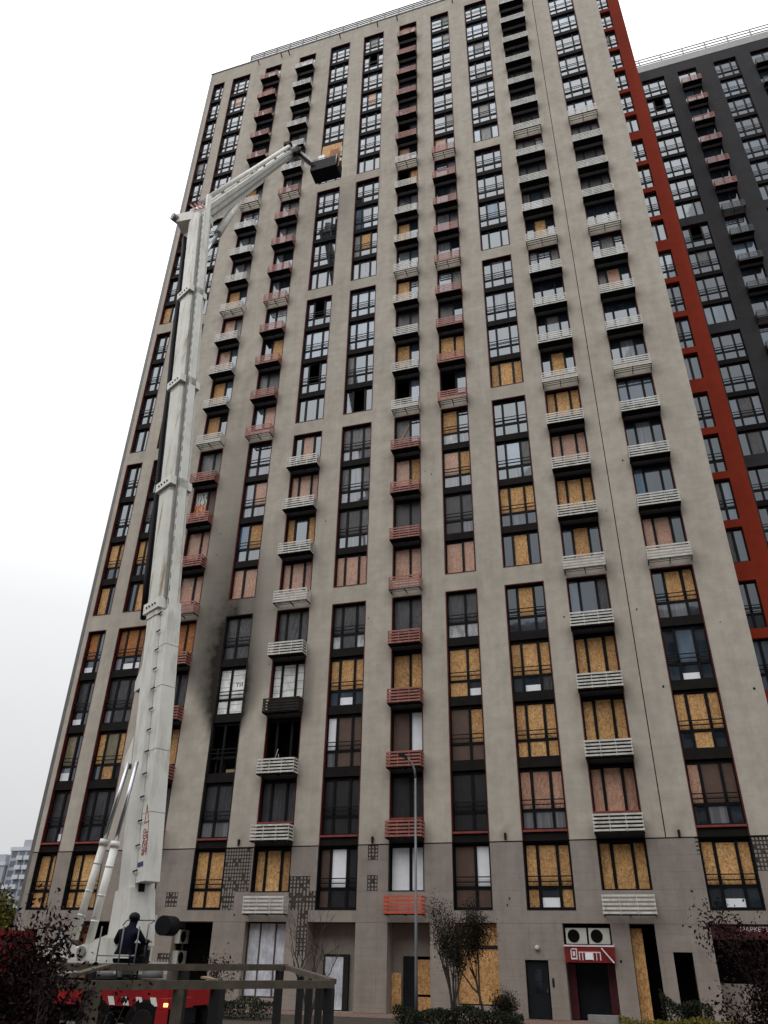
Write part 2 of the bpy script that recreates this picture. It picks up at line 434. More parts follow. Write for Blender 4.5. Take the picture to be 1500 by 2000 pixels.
def make_window(tower, x0, W, lay, j, kind, fills, y=0.0, bottom=False, fine=True, jledge=False):
    up_, lo = (fills.split('/') + [''])[:2]
    wnd = obj('window', frame_mesh(W, lay, kind), tower, (x0, y, Z(j)))
    sp_ = pane_spans(W, lay); cells = []
    for r, s_ in ((0, up_), (1, lo)):
        if r == 1 and kind not in ('full', 'low'): continue
        if r == 1 and not s_: s_ = 'g' * len(lay)
        for i, ch in enumerate(s_):
            if ch == 'k': continue
            rr = r if kind in ('full', 'low') else 2
            if ch in 'gcb' and not fine: cells.append((ch, i, rr)); continue
            a, c = sp_[i]; z0, z1 = ((.80, 2.38), (.0, .68), (.58, 2.38))[rr]
            if ch == 'w' and rr == 1:
                obj('glass_pane', pane_mesh(c - a, z1 - z0, 'g'), wnd, (a, 0, z0)); z1 = z0 + (z1 - z0) * RB.uniform(.4, .65)
            po = obj(FILL[ch][0], pane_mesh(c - a, z1 - z0, ch), wnd, (a, 0, z0))
            if ch in 'opr': po.rotation_euler = (0, RB.uniform(-.012, .012), 0); po.scale = (RB.uniform(.97, 1.03), 1, RB.uniform(.965, 1.01)); po.location.y = RB.uniform(-.012, .01)
    if cells: stuff(obj('glazing', glazing_mesh(W, lay, tuple(cells)), wnd))
    if kind in ('full', 'low'): obj('guard_rail', rail_mesh(W), wnd)
    if kind == 'balc': obj('spandrel', span_mesh(W, -.5, .5), wnd)
    elif kind == 'full' and not bottom:
        if jledge:
            obj('ledge', span_mesh(W, -.17, -.085, -.03, 'ledge_red', 'ledge'), wnd); obj('spandrel', span_mesh(W, -.58, -.175), wnd)
        else: obj('spandrel', span_mesh(W, -.5, -.085), wnd)
    return wnd
def slat_mesh(W, mat, k=None, D=.6):
    def mk():
        b_ = MB(); ks = range(5) if k is None else [0]
        for q in ks:
            z0 = -.30 + .152 * q; z1 = z0 + .078
            b_.box(-.03, W + .03, -D - .006, -D + .004, z0, z1)
            b_.box(-.03, -.020, -D + .006, -.004, z0, z1); b_.box(W + .020, W + .03, -D + .006, -.004, z0, z1)
        return b_.mesh('slat', mat)
    return cached(('sl', round(W, 3), mat, k is None), mk)
def balc_frame(W, mat, floor, D=.6):
    def mk():
        b_ = MB(); n = 3
        for i in range(n + 1):
            x = -.005 + (W + .01) * i / n
            b_.box(x - .014, x + .014, -D + .008, -D + .034, -.33, .385)
        for x in (-.005, W + .005): b_.box(x - .012, x + .012, -.034, -.005, -.33, .385)
        for x in (.0, W / 2, W): b_.box(x - .02, x + .02, -D + .036, -.006, -.36, -.315, 1)       # bracket arms
        b_.box(-.02, W + .02, -D - .005, -D + .034, -.36, -.332, 1)
        b_.box(-.01, W + .01, -.40, -.36, -.314, -.30, 1); b_.box(-.01, W + .01, -.22, -.18, -.314, -.30, 1)
        if floor: b_.box(.0, W, -D + .04, -.05, -.298, -.285, 1)  # added dark sheet giving the dark underside; the frames are open below
        return b_.mesh('balcony_frame', [mat, 'bracket'])
    return cached(('bf', round(W, 3), mat, floor), mk)
def make_balcony(tower, x0, W, j, mat, y=0.0, fine=False, dz=0.0, label=None):
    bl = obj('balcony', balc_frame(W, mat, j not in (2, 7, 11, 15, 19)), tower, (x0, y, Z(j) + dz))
    if label: bl['label'] = label
    if fine:
        for q in range(5): obj('slat', slat_mesh(W, mat, 0), bl, (0, 0, .152 * q))
    else: stuff(obj('slats', slat_mesh(W, mat), bl))
    return bl

# ---- main tower: columns A..K
THREE = (.27, .46, .27)
COLS = {'A': (-6.93, -5.70, (.63, .37)), 'B': (-4.84, -2.93, THREE), 'C': (-1.33, .36, (.62, .38)), 'D': (2.19, 3.88, (.42, .58)),
        'E': (5.35, 7.29, THREE), 'F': (8.62, 10.56, THREE), 'G': (12.02, 13.66, (.61, .39)), 'H': (14.93, 16.61, (.61, .39)),
        'I': (18.03, 20.02, THREE), 'J': (21.12, 23.10, THREE), 'K': (25.12, 27.11, THREE)}
BAL = {'C': lambda j: 'slat_white' if 11 <= j <= 19 else 'slat_red', 'D': lambda j: None if j <= 10 else ('slat_red' if j <= 19 else 'slat_white'),
       'E': lambda j: 'slat_white' if j <= 10 else None, 'G': lambda j: 'slat_orange' if j == 2 else ('slat_white' if 11 <= j <= 19 else 'slat_red'),
       'H': lambda j: 'slat_red' if 11 <= j <= 19 else None, 'J': lambda j: 'slat_white', 'K': lambda j: 'slat_white' if 7 <= j <= 19 else None}
W_ = {
 'A': {2: 'oo/oo', 3: 'dd/dw', 4: 'tg/wg', 5: 'dg/wg', 6: 'rg/wg', 7: 'og', 8: 'oo/gg', 15: 'og', 21: 'dg', 18: 'dg'},
 'B': {2: 'ooo/ooo', 3: 'ddd/ddd', 4: 'oto/gog', 5: 'ddd/cdc', 6: 'rrr/cww', 7: 'goo', 8: 'ooo/ggg', 9: 'dbd/ggg', 24: 'gpg/ggg', 22: 'gcg'},
 'C': {2: 'dd', 3: 'dd', 4: 'oo', 5: 'dd', 6: 'rr', 7: 'pp', 8: 'pp', 9: 'fn', 10: 'dd', 11: 'og', 12: 'og', 13: 'pg', 14: 'pd', 15: 'og', 16: 'cd', 17: 'cg', 18: 'cg', 19: 'od', 20: 'kg', 24: 'pg'},
 'D': {2: 'oo/oo', 3: 'dd/cc', 4: 'kk/kk', 5: 'ss/ss', 6: 'dd/dd', 7: 'pp', 8: 'bo/gc', 9: 'cp/cc', 10: 'gg/cc', 11: 'gp', 12: 'dx', 13: 'go', 14: 'gc', 15: 'cg', 16: 'cg', 17: 'cd', 18: 'cd', 19: 'cx', 20: 'cd', 21: 'dc', 22: 'cd', 23: 'dd', 24: 'cd', 25: 'gg'},
 'E': {2: 'ooo', 3: 'ddd', 4: 'kkk', 5: 'sss', 6: 'ddd', 7: 'ppp', 8: 'ogo', 9: 'ppp', 10: 'gpg', 12: 'gkg', 14: 'gkg/ggg', 18: 'gcg/ggg', 17: 'gcg/ggg'},
 'F': {2: 'nwx/nxx', 3: 'xxx/xxx', 4: 'wnn/cnn', 5: 'ooo/gwg', 6: 'ddd/vdv', 7: 'ppp', 8: 'xxd/gcc', 9: 'dcd/ccc', 10: 'ddd/ccc', 11: 'gkg', 12: 'dgg/dgg', 15: 'gcg', 16: 'dog/dgg', 17: 'gcg/ggg', 19: 'ggg', 20: 'gcg', 22: 'gpg', 23: 'gcg', 24: 'gkg', 25: 'gdg'},
 'G': {2: 'ww', 3: 'xx', 4: 'nw', 5: 'oo', 6: 'dd', 7: 'pp', 8: 'xx', 9: 'po', 10: 'dg', 11: 'kg', 12: 'og', 13: 'xx', 14: 'og', 15: 'cg', 16: 'og', 17: 'dc', 18: 'ko', 19: 'pg', 20: 'kd', 21: 'gd', 22: 'dx', 23: 'dd', 24: 'xd', 25: 'pg'},
 'H': {2: 'nw/nn', 3: 'xx/xx', 4: 'no/nn', 5: 'oo/ow', 6: 'dd/vv', 7: 'pp', 8: 'xx/xc', 9: 'po/cc', 10: 'og/vc', 11: 'kg', 12: 'oo', 13: 'xg', 14: 'gd', 15: 'cg', 16: 'cd', 17: 'gd', 18: 'gd', 19: 'pg', 20: 'gd', 24: 'gd', 25: 'gx'},
 'I': {2: 'ooo/owo', 3: 'ppp/ccc', 4: 'ooo/ooo', 5: 'ooo/gwd', 6: 'gog/ggg', 7: 'gog', 8: 'ooo/gcg', 9: 'ggd/gcg', 11: 'ooo', 13: 'gcg', 14: 'gcg', 16: 'gbg', 19: 'gdg', 20: 'gdg', 21: 'gcg', 22: 'ggg/gdg', 23: 'gdg'},
 'J': {2: 'ooo', 3: 'ppp', 4: 'ooo', 5: 'ooo', 6: 'ggd', 7: 'gog', 8: 'ooo', 9: 'ppp', 10: 'ooo', 11: 'gog', 12: 'gcg', 14: 'cgd', 15: 'gog', 16: 'cgd', 17: 'dxd', 18: 'dxc', 19: 'ddd', 20: 'dxd', 21: 'ddx', 22: 'xdx', 23: 'dxx', 24: 'xxd', 25: 'xdx'},
 'K': {2: 'ooo/gwg', 3: 'pnn/gcg', 4: 'ooo/gog', 5: 'ggg/gwg', 6: 'goo/ccg', 7: 'ppg', 8: 'bgg', 9: 'gcg', 11: 'gcg', 13: 'dpg', 14: 'gdg', 16: 'dxd', 17: 'ddd', 18: 'ddd', 19: 'ggg', 20: 'ggg', 21: 'gcg'}}
XL, XR, ROOF, PL = -7.46, 28.90, 77.70, 6.47
holes = []
for c, (a, b2, lay) in COLS.items():
    for (j0, j1) in GROUPS:
        lo = (Z(2) + .6 if BAL.get(c, lambda j: None)(2) else Z(2) - .13) if j0 == 2 else Z(j0) + .45
        holes.append((a, b2, lo, Z(j1) + 2.5))
SHOPS = [(-6.6, -5.9, .6, 3.0), (-3.8, -1.9, .06, 3.35), (-1.2, .3, .06, 3.35), (1.6, 3.63, .06, 3.36), (5.27, 7.27, .45, 3.36), (8.3, 10.55, .06, 3.36), (12.0, 13.88, .06, 3.36),
         (14.97, 16.73, .45, 3.36), (17.8, 18.72, .07, 2.06), (19.4, 21.28, .06, 3.36), (22.0, 22.95, .06, 3.36), (23.5, 24.2, .06, 2.4), (25.0, 27.8, .06, 3.36)]
allh = holes + SHOPS
def soot_and_marks(x, z):
    s_ = 0.0
    def sm(e0, e1, v):
        t_ = max(0, min(1, (v - e0) / (e1 - e0))); return t_ * t_ * (3 - 2 * t_)
    # plume above the burnt flat in column D
    def sd2(dist, z, k, zs): return math.exp(-max(0, dist) / k) * sm(zs, zs + 1.5, z)
    if x < 3.03:
        d_ = max(0, 2.19 - x); k = .95 + .38 * max(0, min(z, 20) - 12)
        s_ = max(s_, sd2(d_, z, k, 11.3 + 1.5 * min(d_, 1.6)) * 1.22 * (1 - .36 * sm(15.5, 21, z)) * (1 - .5 * sm(20, 27, z)) * (1 - sm(26, 37, z)))
    else:
        d_ = max(0, x - 3.88); k = .5 + .12 * max(0, min(z, 19) - 12)
        s_ = max(s_, 1.15 * sd2(d_, z, k, 11.4 + 1.6 * min(d_, 1.3)) * (1 - .4 * sm(14, 18, z)) * (1 - sm(18, 26, z)))
    dr2 = (x - 7.29) / .9
    if x > 7.0: s_ = max(s_, (1 - sm(.0, 1.0, dr2)) * sm(11.8, 13.2, z) * (1 - sm(13.5, 17, z)) * .65)
    # darker smudges beside the balcony ends, fading outwards
    for c in BAL:
        a, b3, _ = COLS[c]
        for dx in (a - x, x - b3):
            if 0 <= dx < .55:
                jj = round((z + 1.85 - .0) / 3.0)
                for j in (jj - 1, jj, jj + 1):
                    if 2 <= j <= 25 and BAL[c](j):
                        d = z - (Z(j) - .28); k = math.exp(-(d / (.42 if d < 0 else .22)) ** 2) * (1 - dx / .55) ** 1.4
                        s_ = max(s_, .42 * k)
    # runs below the sills of each window group
    for (a, b3, d0, e0) in holes:
        if a - .1 < x < b3 + .1 and 0 < d0 - z < 1.05 and d0 > 8:
            r_ = .5 + .5 * math.sin(x * 23.1 + d0 * 1.7) * math.sin(x * 7.3 + d0)
            s_ = max(s_, .26 * r_ * math.exp(-(d0 - z) / .6))
        if (abs(x - a) < .35 or abs(x - b3) < .35) and 0 < d0 - z < 2.4 and d0 > 8: s_ = max(s_, .16 * math.exp(-(d0 - z) / 1.1) * (1 - min(abs(x - a), abs(x - b3)) / .35))
    # stained plaster around the little wall lights
    for lx, lz in ((4.51, 6.73), (11.24, 6.70), (17.31, 6.71), (24.44, 6.66)):
        s_ = max(s_, .6 * math.exp(-((x - lx) / .12) ** 2 - ((z - lz) / .22) ** 2))
    return s_
tower = thing('apartment_tower', 'tall beige apartment tower with boarded windows, slatted balconies and fire-blackened flats', 'apartment building')
obj('facade_wall', grid_wall('facade_wall', ['plaster', 'trim_red'], XL + .22, XR, PL, ROOF, [h for h in ((a, b2, max(d, PL), e2) for a, b2, d, e2 in holes)], marks_fn=soot_and_marks), tower)
obj('plinth_wall', grid_wall('plinth_wall', ['adhesive', 'plinth_tile'], XL + .22, XR, 0, PL, [h for h in ((a, b2, d, min(e2, PL)) for a, b2, d, e2 in allh) if h[2] < PL], step=1.5, depth=1.1), tower)
b_ = MB()
b_.box(XL + .3, XR - .3, 1.12, 1.3, 0, ROOF - .4, 0); b_.box(XL, XL + .3, .34, 16, 0, ROOF - .01, 1); b_.box(XR - .3, XR, .001, 16, 0, ROOF - .01, 1)
b_.box(XL + .3, XR - .3, 15.7, 16, 0, ROOF - .01, 1); b_.box(XL + .3, XR - .3, .01, 15.7, ROOF - .4, ROOF - .02, 1)
obj('core', b_.mesh('core', ['interior', 'plaster']), tower)
b_ = MB(); b_.box(XL, XL + .22, -.012, .335, 0, ROOF); obj('corner_strip', b_.mesh('corner_strip', 'corner_grey'), tower)  # darker grey strip along the left corner
b_ = MB(); b_.box(XL - .05, XR + .05, -.06, .5, ROOF + .001, ROOF + .13); obj('coping', b_.mesh('coping', 'corner_grey'), tower)
b_ = MB(); b_.box(23.885, 23.925, -.004, .05, 3.4, ROOF - .005); obj('expansion_joint', b_.mesh('expansion_joint', 'interior'), tower)
b_ = MB(); b_.box(XL - .01, XR, -.036, -.001, PL - .03, PL + .012)
for (a, b3, d, e2) in holes: pass
obj_pl = []
edges = [XL + .22] + [v for c in COLS for v in COLS[c][:2]] + [XR]
b_ = MB()
for a, b3 in zip(edges[::2], edges[1::2]):
    b_ = MB(); b_.box(a, b3, -.042, -.001, PL - .02, PL + .016); obj('plinth_drip', b_.mesh('plinth_drip', 'bracket'), tower)
# metal trims round every opening: red above, charcoal round the lowest windows
def trim_mesh(W, H, mat, top, bot):
    def mk():
        q = MB(); t_ = .045; y0 = -.014
        q.box(0, t_, y0, .2, 0, H); q.box(W - t_, W, y0, .2, 0, H)
        if top: q.box(t_, W - t_, y0, .2, H - t_, H)
        if bot: q.box(t_, W - t_, y0, .2, 0, t_)
        return q.mesh('opening_trim', mat)
    return cached(('tr', round(W, 3), round(H, 3), mat, top, bot), mk)
for (a, b3, d, e2) in holes:
    W = b3 - a
    if d < 6:
        obj('opening_trim', trim_mesh(W, PL - .03 - d, 'frame_dark', False, True), tower, (a, -.024, d))
        obj('opening_trim', trim_mesh(W, e2 - PL - .02, 'slat_soot' if abs(a - 2.19) < .01 else 'trim_red', True, False), tower, (a, 0, PL + .02))
    else: obj('opening_trim', trim_mesh(W, e2 - d, 'trim_red', True, True), tower, (a, 0, d))
# windows and balconies
for c, (a, b3, lay) in COLS.items():
    W = b3 - a - .09; x0 = a + .045
    for j in range(2, 26):
        bal = BAL.get(c, lambda j: None)(j); first = j in (7, 11, 15, 19)
        kind = 'balc' if (bal and not first) else ('sill' if first else 'full')
        if j == 2: kind = 'sill' if bal else 'low'
        fl = W_[c].get(j, ('g' * len(lay)))
        fine = j <= 9
        wd = make_window(tower, x0, W, lay, j, kind, fl, fine=fine, jledge=(j == 3))
        if j == 3 and kind == 'balc': obj('ledge', span_mesh(W, .5, .575, -.02, 'ledge_red', 'ledge'), wd)
        if kind == 'full' and False: pass
        if bal:
            mt = bal
            if c == 'E' and j == 5: mt = 'slat_soot'
            make_balcony(tower, a, b3 - a, j, mt, fine=(j <= 8), dz=(.02 if j == 2 else 0), label='fire-blackened balcony' if mt == 'slat_soot' else None)

# cladding tiles of the two lowest storeys, with the fallen ones left out
MISS = [(.97, 1.72, 4.07, 4.70), (3.95, 5.30, 4.85, 6.45), (3.79, 4.85, 3.77, 4.90), (7.45, 8.45, 4.7, 5.32), (7.3, 8.5, 3.78, 4.7), (7.62, 8.25, 2.0, 3.78), (10.81, 11.3, 6.2, 6.45), (11.05, 11.51, 5.86, 6.2),
        (10.94, 11.44, 4.66, 5.28), (1.05, 1.55, 1.55, 1.98), (24.67, 25.08, 5.84, 6.43), (27.2, 27.75, 5.5, 6.43), (4.15, 4.6, 5.2, 5.9)]
rnd = random.Random(5)
tiles = MB(); dabs = MB(); TW, TH, JG = .56, .62, .0015
solid_x = sorted({XL + .22, XR} | {v for h in allh for v in h[:2] if h[2] < PL})
def in_hole(x, z): return any(h[0] < x < h[1] and h[2] < z < h[3] for h in allh)
nz = int(PL / TH) + 1
for r in range(nz):
    z0 = PL - .03 - (r + 1) * TH; z1 = z0 + TH; z0 = max(z0, .065)
    if z1 - z0 < .08: continue
    zb = sorted({z0, z1} | {v for h in allh for v in h[2:] if z0 < v < z1})
    for a, b3 in zip(zb, zb[1:]):
        for xa, xb in zip(solid_x, solid_x[1:]):
            if in_hole((xa + xb) / 2, (a + b3) / 2): continue
            k = max(1, round((xb - xa) / TW))
            for q in range(k):
                p0 = xa + (xb - xa) * q / k; p1 = xa + (xb - xa) * (q + 1) / k; xc, zc = (p0 + p1) / 2, (a + b3) / 2
                if any(m_[0] < xc < m_[1] and m_[2] < zc < m_[3] for m_ in MISS):
                    nx_, nz_ = max(2, int((p1 - p0) / .13)), max(2, int((b3 - a) / .15))
                    for u in range(nx_):
                        for v in range(nz_):
                            if rnd.random() < .12: continue
                            cx = p0 + (p1 - p0) * (u + .5) / nx_; cz = a + (b3 - a) * (v + .5) / nz_
                            mt = Matrix.Translation((cx, -.004, cz)) @ Matrix.Rotation(rnd.uniform(-.35, .35), 4, 'Y')
                            dabs.box(-.04, .04, -rnd.uniform(.006, .02), .003, -.05, .05, 0, mt)
                    continue
                pr = -.033 - rnd.random() * .001
                tiles.box(p0 + JG, p1 - JG, pr, -.002, a + JG, b3 - JG)
me = tiles.mesh('cladding_tiles', 'plinth_tile'); stuff(obj('cladding_tiles', me, tower))
stuff(obj('adhesive_dabs', dabs.mesh('adhesive_dabs', 'plinth_tile'), tower))
# shrapnel pocks
pk = MB()
for i in range(75):
    x, z = rnd.uniform(XL + .4, XR - .3), 1 + 26 * rnd.random() ** 1.6
    if any(h[0] - .15 < x < h[1] + .15 and h[2] - .15 < z < h[3] + .15 for h in allh): continue
    r = rnd.uniform(.022, .055); y = -.034 if z < PL else 0; n = 7; k = len(pk.v)
    pk.v += [(x + r * rnd.uniform(.7, 1.2) * math.cos(6.283 * q / n), y - .006, z + r * rnd.uniform(.8, 1.5) * math.sin(6.283 * q / n)) for q in range(n)]
    pk.f.append(tuple(range(k, k + n))); pk.mi.append(0); pk.sm.append(False)
stuff(obj('shrapnel_marks', pk.mesh('shrapnel_marks', 'bracket'), tower))
for lx, lz in ((4.51, 6.73), (11.24, 6.70), (17.31, 6.71), (24.44, 6.66)):
    b_ = MB(); b_.box(-.045, .045, -.09, -.002, -.10, .10); b_.tube([(0, -.05, -.1), (0, -.07, -.17)], [.035, .05], 8)
    obj('wall_light', b_.mesh('wall_light', 'bracket'), tower, (lx, 0, lz))
# roof railing
def roof_rail(tw, xa, xb, y, z0, n_rail=4, h=1.25, stp=1.35, mat='rail_grey', r=.06):
    b_ = MB()
    for i in range(n_rail):
        z = z0 + h * (i + 1) / n_rail; b_.tube([(xa, y, z), (xb, y, z)], r, 6)
    obj('roof_rail', b_.mesh('roof_rail', mat), tw)
    k = int((xb - xa) / stp)
    def mk():
        q = MB(); q.box(-.05, .05, -.05, .05, 0, h + .03); return q.mesh('rail_post', mat)
    for i in range(k + 1): obj('rail_post', cached(('post', h, mat), mk), tw, (xa + (xb - xa) * i / k, y, z0))
roof_rail(tower, -3.3, 28.5, .12, ROOF + .13)
# stub pipes sticking out under the parapet
for i, x in enumerate((-2.2, .2, 1.0, 6.2, 9.9, 11.8, 17.0)):
    b_ = MB(); b_.tube([(x, .1, 76.9), (x + .1, -.45, 76.75)], .05, 8); obj('drain_pipe', b_.mesh('drain_pipe', 'bracket'), tower)

# ---- ground floor fittings of the main tower
def part(nm, mat, parent, *boxes):
    q = MB()
    for bx_ in boxes: q.box(*bx_)
    return obj(nm, q.mesh(nm, mat), parent)
part('shopfront_film', 'film_white', tower, (5.34, 5.86, .32, .34, .52, 3.3)); part('shopfront_film', 'film_white', tower, (5.93, 6.62, .32, .34, .52, 3.3)); part('shopfront_film', 'film_white', tower, (6.69, 7.2, .32, .34, .52, 3.3))
part('shopfront_frame', 'wood_old', tower, (5.27, 5.33, .28, .38, .45, 3.36), (5.87, 5.92, .28, .38, .45, 3.36), (6.63, 6.68, .28, .38, .45, 3.36), (7.21, 7.27, .28, .38, .45, 3.36), (5.33, 5.87, .28, .38, .45, .51), (5.92, 6.63, .28, .38, .45, .51), (6.68, 7.21, .28, .38, .45, .51))
part('recess_wall', 'plinth_tile', tower, (8.3, 8.85, .82, .9, .06, 3.34), (10.05, 10.55, .82, .9, .06, 3.34), (8.85, 10.05, .82, .9, 2.15, 3.34))
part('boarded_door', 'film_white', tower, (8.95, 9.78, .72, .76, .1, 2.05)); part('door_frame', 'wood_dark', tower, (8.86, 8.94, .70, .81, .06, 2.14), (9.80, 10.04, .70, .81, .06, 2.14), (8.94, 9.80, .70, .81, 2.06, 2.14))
part('recess_wall', 'plinth_tile', tower, (12.0, 12.48, .82, .9, .06, 3.34), (12.48, 13.88, .82, .9, 2.12, 3.34)); part('entrance_door', 'door_dark', tower, (12.5, 13.02, .74, .8, .07, 2.1))
part('osb_board', 'osb', tower, (13.05, 13.84, .70, .72, .75, 2.0)); part('osb_board', 'osb', tower, (13.05, 13.84, .70, .72, .08, .66)); part('osb_board', 'osb', tower, (12.02, 12.45, .6, .62, .08, 1.5))
for (a, b3) in ((15.0, 15.82), (15.88, 16.70)):
    for (d, e2) in ((.5, 2.42), (2.55, 3.32)): part('osb_board', 'osb', tower, (a, b3, .2, .22, d, e2))
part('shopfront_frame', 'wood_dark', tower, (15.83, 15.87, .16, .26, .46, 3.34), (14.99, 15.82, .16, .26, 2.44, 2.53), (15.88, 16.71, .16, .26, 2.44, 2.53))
sd = part('service_door', 'door_dark', tower, (17.85, 18.67, .06, .12, .08, 2.02)); part('door_glass', 'glass', sd, (18.14, 18.42, .045, .058, .95, 1.75)); part('door_handle', 'chrome', sd, (18.58, 18.62, .01, .058, .95, 1.08))
q = MB(); q.tube([(18.33, -.03, 2.48), (18.33, -.12, 2.48)], [.10, .10], 12); q.tube([(18.33, -.12, 2.48), (18.33, -.18, 2.48)], [.1, .05], 12); obj('globe_light', q.mesh('globe_light', 'ac_white'), tower)
part('intercom', 'door_dark', tower, (18.82, 18.90, -.06, -.036, 1.15, 1.45))
part('recess_floor', 'interior', tower, (19.42, 21.26, .05, .9, 2.60, 2.63))
part('shop_door', 'door_dark', tower, (19.73, 20.94, .78, .8, .07, 1.95)); part('shop_panel', 'sign_maroon', tower, (19.45, 19.72, .5, .55, .1, 1.95)); part('shop_panel', 'sign_maroon', tower, (20.95, 21.25, .5, .55, .1, 1.95))
part('shop_step', 'crane_grey', tower, (20.1, 21.2, -.6, -.05, .065, .30))
part('osb_board', 'osb', tower, (22.02, 22.45, .3, .32, .08, 3.2)); part('osb_board', 'osb_rust', tower, (-3.7, -3.1, .5, .52, .08, 3.2))
part('recess_wall', 'plinth_tile', tower, (25.0, 27.8, .82, .9, .06, 1.4))
pl_ = MB(); pl_.box(-.75, .75, -.012, .012, -.07, .07); o = obj('fallen_plank', pl_.mesh('fallen_plank', 'wood_raw'), tower, (12.62, .225, Z(10) + 1.35)); o.rotation_euler = (0, R_(-62), 0)

# burnt flat: charred remains inside the opening
q = MB()
for x0, x1, z0, z1 in ((2.5, 2.56, 10.0, 11.3), (2.9, 3.0, 10.0, 10.9)): q.box(x0, x1, .37, .47, z0, z1)
obj('charred_debris', q.mesh('charred_debris', 'slat_soot'), tower)
q = MB(); q.box(3.15, 3.8, .35, .47, 10.06, 10.22); obj('fallen_beam', q.mesh('fallen_beam', 'wood_raw'), tower)
q = MB(); q.tube([(6.05, -.2, 10.3), (6.25, -.25, 10.95)], .015, 5); q.tube([(6.3, -.2, 10.35), (6.28, -.22, 10.7)], .012, 5); obj('bent_rod', q.mesh('bent_rod', 'slat_white'), tower)

def text(nm, s_, size, mat, parent, loc, rot, ext=.004):
    cu = bpy.data.curves.new(nm, 'FONT'); cu.body = s_; cu.size = size; cu.extrude = ext; cu.align_x = 'CENTER'; cu.align_y = 'CENTER'
    cu.materials.append(MATS[mat]); tmp = bpy.data.objects.new(nm, cu); me = bpy.data.meshes.new_from_object(tmp); bpy.data.objects.remove(tmp)
    o = bpy.data.objects.new(nm, me); COL.objects.link(o); o.location = loc; o.rotation_euler = rot
    if parent: o.parent = parent
    return o
text('handwriting', 'ти', .42, 'letter_dark', tower, (3.42, .242, Z(5) + 1.55), (R_(90), 0, 0), .001)

# ---- charcoal tower with the red corner strip
dark = thing('apartment_tower', 'charcoal apartment tower with a red side strip behind the beige tower', 'apartment building')
YR, YD = 2.5, 11.6
RC = (28.95, 30.15); DC = {'m': (33.08, 35.12, THREE), 'n': (36.35, 38.0, (.61, .39)), 'p': (39.55, 41.5, THREE), 'q': (42.75, 44.45, (.61, .39)), 'r': (46.0, 47.95, THREE)}
rh = []
for j in range(3, 26): rh.append((RC[0], RC[1], Z(j) + (.45 if j in (7, 11, 15, 19) else -.08), Z(j) + 2.46))
obj('red_wall', grid_wall('red_wall', ['red_render', 'red_render'], 28.905, 31.05, 0, ROOF + .1, rh, y=YR, step=4), dark)
dh = []
for c, (a, b3, lay) in DC.items():
    for (j0, j1) in GROUPS: dh.append((a, b3, Z(3) - .1 if j0 == 2 else Z(j0) + .45, Z(j1) + 2.5))
obj('charcoal_wall', grid_wall('charcoal_wall', ['dark_render', 'trim_red'], 31.06, 60, 0, 77.1, dh, y=YD, step=6), dark)
b_ = MB(); b_.box(28.91, 31.04, YR + .9, YR + 1.0, 0, ROOF, 0); b_.box(31.0, 31.05, YR + .001, YD + .3, 0, ROOF + .09, 1)
b_.box(31.1, 59.9, YD + .9, YD + 1.0, 0, 77, 0); b_.box(28.91, 31.0, YR + .01, YD, ROOF - .3, ROOF + .08, 1); b_.box(31.06, 60, YD + .01, YD + 14, 76.7, 77.09, 2); b_.box(31.06, 60, YD + 13.8, YD + 14, 0, 76.69, 2); b_.box(59.8, 60, YD + .01, YD + 13.79, 0, 76.69, 2)
obj('core', b_.mesh('core', ['interior', 'red_render', 'dark_render']), dark)
b_ = MB(); b_.box(31.06, 60, YD - .02, YD + .3, 77.11, 78.1); obj('parapet', b_.mesh('parapet', 'roof_metal'), dark)
roof_rail(dark, 31.3, 59.8, YD + .15, 78.1, 3, 1.3, 2.0, 'roof_metal', .06)
WD_ = {('m', 24): 'gkg', ('m', 18): 'gkg', ('m', 17): 'gdg', ('m', 12): 'gdg', ('m', 11): 'gdg', ('p', 19): 'gdd'}
for j in range(3, 26):
    first = j in (7, 11, 15, 19)
    make_window(dark, RC[0], RC[1] - RC[0], (.6, .4), j, 'sill' if first else 'full', 'cg' if j in (19, 11, 15) else ('dg' if j in (12, 8, 7, 23) else 'gg'), y=YR, bottom=True, fine=False)
    for c, (a, b3, lay) in DC.items():
        bal = c in 'nq'
        make_window(dark, a, b3 - a, lay, j, 'sill' if first else ('balc' if bal else 'full'), WD_.get((c, j), 'g' * len(lay)), y=YD, fine=False)
        if bal: make_balcony(dark, a, b3 - a, j, ('slat_red' if (j >= 20) == (c == 'n') else 'slat_dark'), y=YD)

# ---- unseen block mirrored in the lower windows, height and nearness set to shade them
blk = thing('apartment_block', 'unseen grey brown apartment block across the yard, sized to shade the beige tower', 'apartment building', (0, -74, 0))
bh = [(x, x + 1.8, z, z + 1.7) for x in [-58 + 3.4 * i for i in range(45)] for z in [1.2 + 3 * k for k in range(15)]]
b_ = MB(); b_.box(-60, 100, -14, 0, 0, 47); obj('walls', b_.mesh('walls', 'plinth_tile'), blk)
b_ = MB()
for h in bh: b_.box(h[0], h[1], .001, .03, h[2], h[3])
stuff(obj('windows', b_.mesh('windows', 'glass'), blk))

